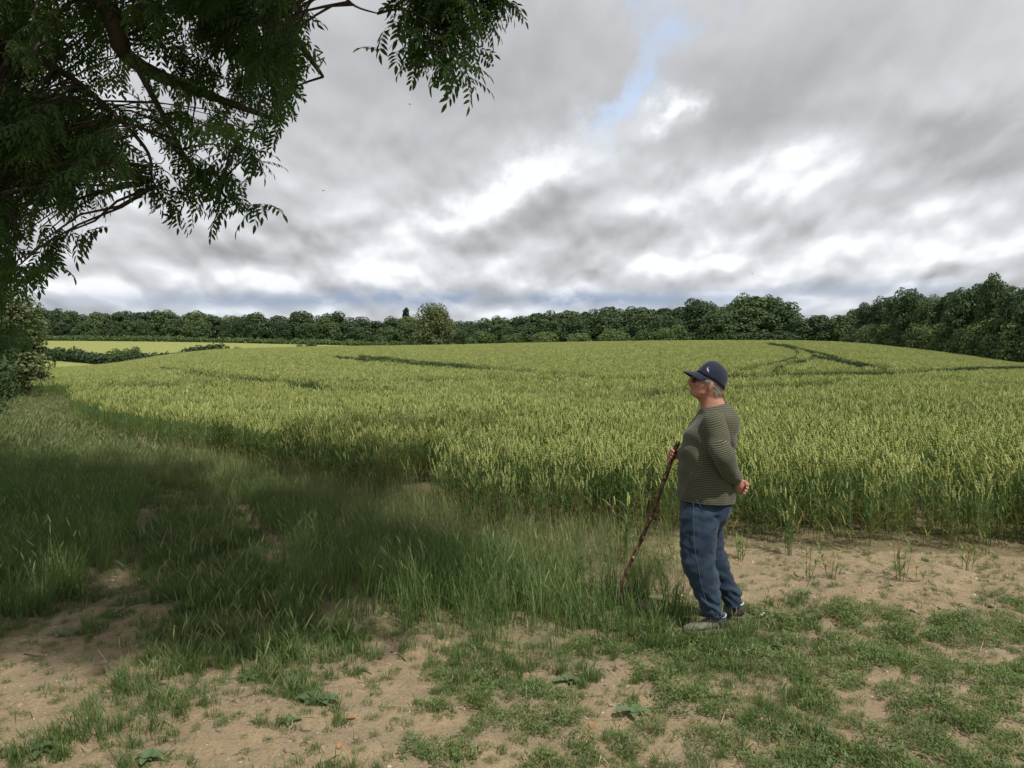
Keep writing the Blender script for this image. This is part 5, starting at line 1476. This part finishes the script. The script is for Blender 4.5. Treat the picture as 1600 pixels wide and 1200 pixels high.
# ---- hair: short strands under the cap, at temple, over the ear and at the nape
hb = MB(); r3 = random.Random(21)
for i in range(1500):
    zone_ = r3.random(); sgn = -1 if r3.random() < .62 else 1
    if zone_ < .16:  px_ = r3.uniform(1100, 1108); py_ = r3.uniform(592, 596.5) + (px_ - 1100) * .3
    elif zone_ < .34: px_ = r3.uniform(1107, 1117); py_ = r3.uniform(595.5, 599.5)
    else: px_ = r3.uniform(1114, 1129.5); py_ = r3.uniform(598, 616) 
    if 1105 < px_ < 1115 and py_ > 598.5: continue
    row = cr_interp(head, 80); k_ = int(np.argmin(np.abs((row[:, 1] + row[:, 3]) / 2 - py_)))
    fx0, fy0, bx0, by0, hw0, _ = row[k_]; cx_ = (fx0 + bx0) / 2; ax_ = (bx0 - fx0) / 2
    t_ = max(-1, min(1, (px_ - cx_) / ax_)); e = 2.15
    yy_ = hw0 * (1 - abs(t_) ** e) ** (1 / e)
    if zone_ > .45 and r3.random() < .25: yy_ *= r3.random()
    p0 = Q(px_, py_, sgn * (yy_ + .0015)); cen = Q(cx_, py_, 0); o_ = p0 - cen; o_ /= np.linalg.norm(o_)
    dr = np.array([.55, 0, -.75]) if px_ > 1110 else np.array([.75, 0, -.35]); dr = dr + np.array([r3.uniform(-.35, .35), r3.uniform(-.2, .2), r3.uniform(-.3, .3)])
    dr -= o_ * np.dot(dr, o_) * .8; dr /= np.linalg.norm(dr); L_ = r3.uniform(.014, .034)
    s_ = np.cross(dr, o_); w_ = r3.uniform(.0008, .0018)
    strip(hb, [p0 - o_ * .002, p0 + dr * L_ * .5 + o_ * .003, p0 + dr * L_ + o_ * r3.uniform(.0, .004)], [w_, w_, w_ * .3], s_)
obj('hair', hb.build('hair', [M_HAIR], True), PER)

# ---- shoes: length runs from heel to toe
def shoe(heel, toe, zb, leg_end):
    h0 = np.array(heel, float); t0 = np.array(toe, float); L = np.linalg.norm((t0 - h0)[:2]); d = (t0 - h0) / np.linalg.norm(t0 - h0); d[2] = 0; d /= np.linalg.norm(d)
    s_ = np.array([-d[1], d[0], 0]); up = np.array([0, 0, 1.0])
    def sec(rows, m, mb, n=20, top_open=False):
        V = []; k = len(rows)
        for (x, w_, zlo, zhi, ex) in rows:
            for j in range(n):
                a = 2 * math.pi * j / n; ca, sa = math.cos(a), math.sin(a)
                V.append(h0 + d * x * L + s_ * w_ * np.sign(ca) * abs(ca) ** (2 / ex) + up * (zb + (zlo + zhi) / 2 + (zhi - zlo) / 2 * np.sign(sa) * abs(sa) ** (2 / ex)))
        mb.add(V, [(i * n + j, i * n + (j + 1) % n, (i + 1) * n + (j + 1) % n, (i + 1) * n + j) for i in range(k - 1) for j in range(n)] + [tuple(range(n - 1, -1, -1)), tuple((k - 1) * n + j for j in range(n))], m)
    up_ = MB()
    sec(cr_interp([(0.03, .026, .022, .085, 2.2), (.10, .036, .020, .098, 2.3), (.25, .038, .020, .100, 2.2), (.38, .038, .020, .092, 2.2), (.5, .041, .020, .078, 2.2), (.65, .046, .020, .062, 2.3), (.8, .045, .020, .052, 2.3), (.92, .034, .022, .044, 2.2), (.985, .016, .025, .036, 2)], 26), 0, up_)
    sh_ = obj('shoe', up_.build('shoe', [M_SHOE], True), PER)
    so_ = MB(); sec(cr_interp([(0.0, .024, .006, .026, 3), (.08, .037, 0, .028, 4), (.3, .038, .0, .026, 4), (.5, .042, .0, .024, 4), (.7, .049, .0, .024, 4), (.85, .046, .002, .025, 4), (.96, .030, .007, .028, 3), (1.0, .010, .012, .030, 2.5)], 24), 0, so_)
    obj('sole', so_.build('sole', [M_SOLE], True), sh_)
    hc_ = MB(); sec(cr_interp([(-.002, .020, .028, .080, 2.2), (.05, .034, .026, .096, 2.3), (.14, .0405, .026, .103, 2.3), (.24, .0405, .032, .102, 2.3), (.27, .036, .05, .09, 2.2)], 14), 0, hc_)
    obj('heel_counter', hc_.build('heel_counter', [M_SHOED], True), sh_)
    cl_ = MB(); rg_ = []
    for j in range(25):
        a = 2 * math.pi * j / 24; rg_.append(h0 + d * (.155 + .13 * math.cos(a)) * L + s_ * .037 * math.sin(a) + up * (zb + .099 + .010 * math.cos(a) ** 2))
    tube(cl_, rg_, .0048, 6, caps=False); obj('collar_trim', cl_.build('collar_trim', [M_TRIM], True), sh_)
    lc = MB()
    for i in range(6):
        x = .36 + .055 * i; zt = np.interp(x, [.25, .38, .5, .65, .8], [.102, .094, .080, .064, .054])
        tube(lc, [h0 + d * (x + .01) * L + s_ * -.020 + up * (zb + zt - .008), h0 + d * x * L + up * (zb + zt + .002), h0 + d * (x - .01) * L + s_ * .020 + up * (zb + zt - .008)], .0025, 4)
    obj('laces', lc.build('laces', [M_SHOED]), sh_)
    sk = MB(); tube(sk, [h0 + d * .20 * L + up * (zb + .06), h0 + d * .20 * L + up * (zb + .11), leg_end], [.034, .034, .040], 14)
    obj('sock', sk.build('sock', [M_SOCK], True), PER)
hN = W(1135, 993, PY_ - .10) - ORG; tN = W(1067, 993, PY_ - .13) - ORG
gN = float(ground_z(hN[0] + ORG[0] - .1, hN[1] + ORG[1])) - ORG[2]
shoe([hN[0], hN[1], 0], [tN[0], tN[1], 0], gN + .004, Q(1113, 950, -.10))
hF = W(1163, 975, PY_ + .12) - ORG; tF = W(1098, 975, PY_ + .20) - ORG
gF = float(ground_z(hF[0] + ORG[0] - .1, hF[1] + ORG[1])) - ORG[2]
shoe([hF[0], hF[1], 0], [tF[0], tF[1], 0], gF + .004, Q(1141, 932, .12))

# grass growing up round the shoes
rgx = np.random.default_rng(55); nn = 150
xx = 1.13 + rgx.uniform(-.42, .40, nn); yy2 = 4.50 + rgx.uniform(-.14, .14, nn)
kk = np.hypot((xx - 1.13) / 0.15, (yy2 - 4.63) / 0.085) > 1.0; xx, yy2 = xx[kk], yy2[kk]
tag(lay('grass_by_shoes', xx, yy2, ground_z(xx, yy2), rgx.uniform(.35, .8, len(xx)) * np.where(yy2 < 4.52, .75, 1.0), rgx.uniform(0, .5, len(xx)), GR_B + GR_S[:2], rgx, .15), 'grass blades growing round the shoes of the person', 'grass', kind='stuff')

# ---- walking stick
WS = empty('walking_stick', tuple(ORG + ST_B)); tag(WS, 'rough barky wooden walking stick with pale cut knots held by the person', 'walking stick')
wb = MB(); n = 46; r4 = random.Random(8); B0 = np.zeros(3); T0 = ST_T - ST_B
d_, a_, b_ = frame(T0); V = []; ns = 10
side_ = np.array([0, -1.0, 0])
knots = [(.17, .6), (.33, .8), (.455, 1), (.565, 1), (.66, .7), (.80, .9), (.90, .6)]
L_ = np.linalg.norm(T0)
for i in range(n):
    u_ = i / (n - 1); p = T0 * u_ + a_ * .006 * math.sin(u_ * 9) + b_ * .007 * math.sin(u_ * 6 + 1)
    rad = .0105 + .0035 * u_ + .0042 * sum(math.exp(-((u_ - k_) / .014) ** 2) * w_ for k_, w_ in knots) + .0010 * r4.uniform(-1, 1)
    for j in range(ns):
        t_ = 2 * math.pi * j / ns; V.append(p + (a_ * math.cos(t_) + b_ * math.sin(t_)) * rad * (1 + .12 * r4.uniform(-1, 1)))
wb.add(V, [(i * ns + j, i * ns + (j + 1) % ns, (i + 1) * ns + (j + 1) % ns, (i + 1) * ns + j) for i in range(n - 1) for j in range(ns)] + [tuple(range(ns - 1, -1, -1)), tuple((n - 1) * ns + j for j in range(ns))])
m_, t, out = material('stick_bark'); tc = t.new('ShaderNodeTexCoord')
c = t.ramp(t.noise(tc.outputs['Object'], 28, 5, .65), [(.36, (0.035, 0.018, 0.010)), (.52, (0.085, 0.042, 0.022)), (.62, (0.19, 0.11, 0.055)), (.72, (0.34, 0.23, 0.12))])
b = principled(t, c, .6, .35, bump(t, t.noise(tc.outputs['Object'], 80, 4), .7, .004)); t.l.new(b.outputs[0], out.inputs[0])
obj('shaft', wb.build('shaft', [m_], True), WS)
M_KNOT = plain('cut_knot', (0.50, 0.31, 0.13), (0.36, 0.20, 0.08), .6, 60)
for (k_, w_), off_ in zip([knots[1], knots[2], knots[3], knots[5]], (.2, -.3, .1, .5)):
    kb = MB(); c_ = T0 * k_ + a_ * .006 * math.sin(k_ * 9) + b_ * .007 * math.sin(k_ * 6 + 1)
    out_ = side_ + fwd * off_; out_ -= d_ * np.dot(out_, d_); out_ /= np.linalg.norm(out_)
    R_ = Vector(out_).to_track_quat('Z', 'Y').to_matrix()
    ball(kb, c_ + out_ * (.0125 + .0035 * k_), .0085, .012, .005, R_)
    obj('knot', kb.build('knot', [M_KNOT], True), WS)

# ================================================================== single plants and small things of the foreground
def dock(name, label, px, py, R_, n, seed, big=1.0):
    g_ = ground_at(px, py); z0 = float(ground_z(g_[0], g_[1])); r5 = random.Random(seed)
    e = empty(name, (g_[0], g_[1], z0)); tag(e, label, 'weed')
    for i in range(n):
        az = i * 2.4 + r5.uniform(-.3, .3); L = R_ * r5.uniform(.35, .75); w_ = L * r5.uniform(.20, .27) * big; el = r5.uniform(.25, .9)
        d = np.array([math.cos(az), math.sin(az), 0]); s_ = np.array([-d[1], d[0], 0]); mb_ = MB(); V = []; k = 9
        for q in range(k):
            u_ = q / (k - 1); x = d * L * u_ * math.cos(el * (1 - u_ * .5)); z = L * (math.sin(el) * u_ - .75 * u_ * u_ * math.sin(el)) + .006
            ww = w_ * (math.sin(math.pi * min(1, .08 + u_ * .92)) ** .65) * (1 + .14 * math.sin(q * 2.6 + i)) if q else w_ * .08
            if q == k - 1: ww = .001
            for c_ in (-1, -.5, 0, .5, 1):
                V.append(x + s_ * ww * c_ + np.array([0, 0, z + abs(c_) * ww * .35 + .10 * ww * math.sin(q * 3.1 + c_ * 5)]))
        mb_.add(V, [(q * 5 + c_, q * 5 + c_ + 1, q * 5 + c_ + 6, q * 5 + c_ + 5) for q in range(k - 1) for c_ in range(4)])
        obj('leaf', mb_.build('leaf', [M_DOCK], True), e)
    return e
dock('dock_plant', 'broad leaved grey green weed on bare soil at lower left of the middle', 497, 1104, .17, 8, 1, 1.15)
dock('dock_plant', 'small yellowish rosette weed just left below the broad leaved weed', 452, 1137, .08, 9, 2, .8)
dock('dock_plant', 'broad leaved weed with drooping leaves low in the middle foreground', 990, 1118, .16, 7, 3, 1.1)
dock('dock_plant', 'broad leaved weed at the front rim of the tall grass', 888, 1066, .14, 7, 4, 1.0)
dock('dock_plant', 'upright dandelion like weed in the bottom left corner', 62, 1176, .15, 8, 5, .7)
dock('dock_plant', 'dark flat weed on the bare track near the left verge', 95, 1000, .09, 7, 6, .9)
dock('dock_plant', 'flat leaved weed among mats at far right foreground', 1465, 1100, .11, 8, 7, .8)
dock('dock_plant', 'pale leafy weed cut by the bottom edge left of centre', 228, 1196, .12, 7, 8, 1.2)
dock('dock_plant', 'spiky light green weed in front of the shoes at right', 1205, 1012, .13, 11, 9, .5)
dock('dock_plant', 'leafy light green weed in the patch left of the broad leaved weed', 385, 1068, .11, 9, 10, .8)
dock('dock_plant', 'small dark weed on the dry soil right of the person', 1258, 936, .12, 9, 11, .55)
# wheat plants standing alone in front of the crop
M_SPR = M_WLF
def lone_wheat(label, px, py, H, n, seed, spread=.05, lean=.1):
    g_ = ground_at(px, py); z0 = float(ground_z(g_[0], g_[1])); r5 = random.Random(seed)
    e = empty('wheat_plant', (g_[0], g_[1], z0)); tag(e, label, 'wheat plant')
    st_ = MB()
    for i in range(n):
        a = r5.uniform(0, 6.28); b0 = np.array([math.cos(a), math.sin(a), 0]) * spread * r5.random(); h = H * r5.uniform(.55, 1.0)
        top = b0 + np.array([math.cos(a) * lean * r5.random() * h * 2, math.sin(a) * lean * r5.random() * h, h]); tube(st_, [b0, (b0 + top) / 2, top], [.0025, .0022, .0018], 4, 0, False)
        if H > .4 and r5.random() < .6:
            eb_ = MB(); d = (top - b0) / np.linalg.norm(top - b0); tube(eb_, [top + d * .085 * q / 5 for q in range(6)], [.003, .009, .0075, .009, .007, .002], 6); obj('ear', eb_.build('ear', [M_EAR], True), e)
        for q in range(3):
            lf = MB(); az = r5.uniform(0, 6.28); d = np.array([math.cos(az), math.sin(az), 0]); p = b0 + (top - b0) * r5.uniform(.15, .9); s_ = np.cross(d, [0, 0, 1.0]); pts = [p]; L = r5.uniform(.10, .22) * (.6 + H)
            el = r5.uniform(.9, 1.3); bd_ = r5.uniform(.5, 1.8)
            for k in range(5):
                ee = el - bd_ * (k / 4); p = p + (d * math.cos(ee) + np.array([0, 0, 1]) * math.sin(ee)) * L / 5; pts.append(p)
            strip(lf, pts, [.004, .006, .0062, .005, .003, .0005], s_); obj('leaf', lf.build('leaf', [M_SPR if r5.random() < .8 else M_WDRY]), e)
    obj('stalks', st_.build('stalks', [M_SPR]), e)['kind'] = 'stuff'
lone_wheat('sparse upright wheat plant standing before the crop, left of the wide leaning one', 1262, 914, .34, 3, 1, .03, .25)
lone_wheat('short wheat plant with wide curving leaves leaning over bare soil', 1296, 912, .20, 3, 2, .04, .5)
lone_wheat('tufted wheat plant alone on the soil right of the leaning one', 1408, 908, .38, 6, 3, .05, .1)
lone_wheat('two short dry wheat shoots on the soil at right', 1432, 906, .16, 2, 4, .05, .2)
lone_wheat('small wheat clump beside the back of the jeans', 1158, 882, .30, 5, 5, .05, .12)
lone_wheat('tall dark clump of wheat stalks behind the walking stick', 972, 882, .52, 9, 6, .06, .05)
lone_wheat('tall wheat clump at the crop edge right of the person', 1236, 872, .5, 8, 7, .06, .05)
lone_wheat('low leafy wheat clump before the crop at far right', 1508, 888, .26, 5, 8, .06, .25)
# white clover
g_ = ground_at(1212, 972); z0 = float(ground_z(g_[0], g_[1]))
CLV = empty('clover_plant', (g_[0], g_[1], z0)); tag(CLV, 'clover with small white flower heads on the green patch behind the shoes', 'clover')
M_PETAL = plain('clover_petal', (0.72, 0.72, 0.64), (0.55, 0.58, 0.48), .7, 200)
lvb = MB(); r5 = random.Random(4)
for i in range(130):
    c_ = np.array([r5.gauss(0, .11), r5.gauss(0, .09), r5.uniform(.03, .09)])
    for q in range(3):
        az = q * 2.09 + i; d = np.array([math.cos(az), math.sin(az), .2]); s_ = np.array([-math.sin(az), math.cos(az), 0]); L = .016
        lvb.add([c_, c_ + d * L * .6 - s_ * L * .4, c_ + d * L, c_ + d * L * .6 + s_ * L * .4], [(0, 1, 2, 3)])
obj('foliage', lvb.build('foliage', [M_WEED]), CLV)
for (px_, py_) in ((1193, 959), (1198, 965), (1202, 968), (1206, 962), (1207, 973), (1220, 968), (1190, 962)):
    fb = MB(); p = W(px_, py_, g_[1] + r5.uniform(-.04, .04)) - np.array([g_[0], g_[1], z0])
    R_ = .011
    for i in range(26):
        v = np.array([r5.gauss(0, 1), r5.gauss(0, 1), abs(r5.gauss(0, 1))]); v /= np.linalg.norm(v); s_ = np.cross(v, [.3, .2, 1]); s_ /= np.linalg.norm(s_)
        fb.add([p, p + v * R_ * .8 - s_ * .0025, p + v * R_ * 1.15, p + v * R_ * .8 + s_ * .0025], [(0, 1, 2, 3)])
    fl = obj('flower', fb.build('flower', [M_PETAL]), CLV)
    sb2 = MB(); tube(sb2, [[p[0], p[1], 0], p], .001, 4); obj('stalk', sb2.build('stalk', [M_WEED]), CLV)
# fallen leaves and dead twigs
M_DEAD = leafy('dead_leaf', (0.42, 0.22, 0.09), (0.34, 0.15, 0.06), (0.5, 0.33, 0.15), .2, .7)
def dead_leaf(label, px, py, L, seed):
    g_ = ground_at(px, py); r5 = random.Random(seed); z0 = float(ground_z(g_[0], g_[1])) + .004
    az = r5.uniform(0, 6.28); d = np.array([math.cos(az), math.sin(az), 0]); s_ = np.array([-d[1], d[0], 0]); V = []
    for q in range(6):
        u_ = q / 5; w_ = L * .32 * math.sin(math.pi * (.06 + .9 * u_)) ** .7
        for c_ in (-1, 0, 1): V.append(d * L * (u_ - .5) + s_ * w_ * c_ + np.array([0, 0, abs(c_) * w_ * .6 + .2 * L * u_ * u_]))
    o = obj('fallen_leaf', mesh('fallen_leaf', V, [(q * 3 + c_, q * 3 + c_ + 1, q * 3 + c_ + 4, q * 3 + c_ + 3) for q in range(5) for c_ in range(2)], [M_DEAD], True)); o.location = (g_[0], g_[1], z0)
    tag(o, label, 'leaf')
dead_leaf('orange brown dead leaf lying at the rim of the grass patch at left', 321, 1016, .055, 1)
dead_leaf('curled tan dead leaf lying right below the broad leaved weed', 549, 1127, .045, 2)
dead_leaf('small pale dead leaf on bare soil near the bottom, left of centre', 531, 1172, .035, 3)
dead_leaf('reddish dead leaf lying under the weeds left of the middle broad leaved weed', 925, 1140, .04, 4)
dead_leaf('tiny brown dead leaf on the bare track at far left', 198, 1004, .03, 5)
def ground_twig(label, pts, r_):
    P_ = [ground_at(*p) for p in pts]; mb_ = MB(); o0 = P_[0]
    tube(mb_, [np.array([p[0], p[1], float(ground_z(p[0], p[1])) + r_ + .002]) - np.array([o0[0], o0[1], 0]) for p in P_], r_, 5)
    o = obj('fallen_twig', mb_.build('fallen_twig', [M_TWIG], True)); o.location = (o0[0], o0[1], 0); tag(o, label, 'twig')
ground_twig('thin dead twig lying on the shaded bare track', [(146, 968), (165, 958), (180, 951)], .003)
ground_twig('forked thin twig right of the other on the shaded track', [(176, 962), (200, 953), (225, 944)], .003)
ground_twig('short dark twig lying on the sunlit soil at far left', [(38, 1024), (54, 1027), (68, 1031)], .003)
ground_twig('short twig lying between grass patches left of centre', [(558, 1050), (570, 1056), (580, 1060)], .0035)
ground_twig('slim twig on soil near the front of the tall grass', [(611, 1019), (622, 1024), (634, 1032)], .0035)

# birds far off in the sky
M_BIRD = plain('bird_feather', (0.03, 0.03, 0.032), None, .8)
def bird(label, px, py, Y, span, az):
    p = W(px, py, Y); e = empty('bird', tuple(p), az); tag(e, label, 'bird')
    b_ = MB(); tube(b_, [(-.16 * span, 0, 0), (-.05 * span, 0, .01 * span), (.12 * span, 0, 0), (.22 * span, 0, -.01 * span)], [.01 * span, .05 * span, .045 * span, .01 * span], 8); obj('body', b_.build('body', [M_BIRD], True), e)
    for s_ in (-1, 1):
        w_ = MB(); w_.add([(-.02 * span, 0, .01), (.10 * span, 0, .01), (.04 * span, s_ * .25 * span, .12 * span), (-.05 * span, s_ * .25 * span, .12 * span), (-.10 * span, s_ * .5 * span, .03 * span)], [(0, 1, 2, 3), (3, 2, 4)])
        o = obj('wing', w_.build('wing', [M_BIRD]), e); md = o.modifiers.new('thick', 'SOLIDIFY'); md.thickness = .01 * span
for k, (px, py, Y, sp_, az, lb) in enumerate([(1175, 428, 90, .45, .4, 'highest of the three tiny birds above the right hand trees'), (1233, 446, 90, .4, 2.0, 'middle one of the three tiny birds above the right hand trees'),
        (1251, 452, 90, .45, 1.0, 'lowest of the three tiny birds above the right hand trees'), (505, 298, 40, .3, .8, 'tiny bird alone in the grey cloud at left of centre'), (640, 163, 40, .3, .2, 'tiny bird just below the hanging clump of ash leaves')]):
    bird(lb, px, py, Y, sp_, az)

ORD = ['leftmost', 'second from the left', 'third from the left', 'fourth from the left', 'fifth from the left', 'sixth from the left', 'seventh from the left', 'middle one', 'sixth from the right', 'fifth from the right', 'fourth from the right', 'third from the right', 'second from the right', 'rightmost']
for gname, txt in (('upper trees of the right hand wood', 'dense tree in the upper tier of the right hand wood'), ('middle shrubs of the right hand wood', 'mid green shrub halfway up the edge of the right hand wood'),
                   ('bushes at the foot of the middle wood', 'bush at the foot of the middle wood'), ('scrub trees in the gap of the wood', 'brownish scrub tree in the gap of the wood'), ('low bushes at the foot of the right hand wood', 'low bush at the foot of the right hand wood'),
                   ('lower trees fronting the wood beyond the pale field', 'lower tree fronting the wood beyond the pale field'), ('lower trees fronting the wood behind the wheat crest', 'lower tree fronting the wood behind the wheat crest')):
    m_ = sorted([o for o in COL.objects if o.parent is None and o.get('group') == gname], key=lambda o: o.location.x / o.location.y)
    n = len(m_)
    for i, o in enumerate(m_):
        if i < (n + 1) // 2: w_ = ['leftmost', 'second from the left', 'third from the left', 'fourth from the left', 'fifth from the left', 'sixth from the left', 'seventh from the left', 'eighth from the left', 'ninth from the left', 'tenth from the left'][i]
        else: w_ = ['rightmost', 'second from the right', 'third from the right', 'fourth from the right', 'fifth from the right', 'sixth from the right', 'seventh from the right', 'eighth from the right', 'ninth from the right', 'tenth from the right'][n - 1 - i]
        o['label'] = txt + ', ' + w_
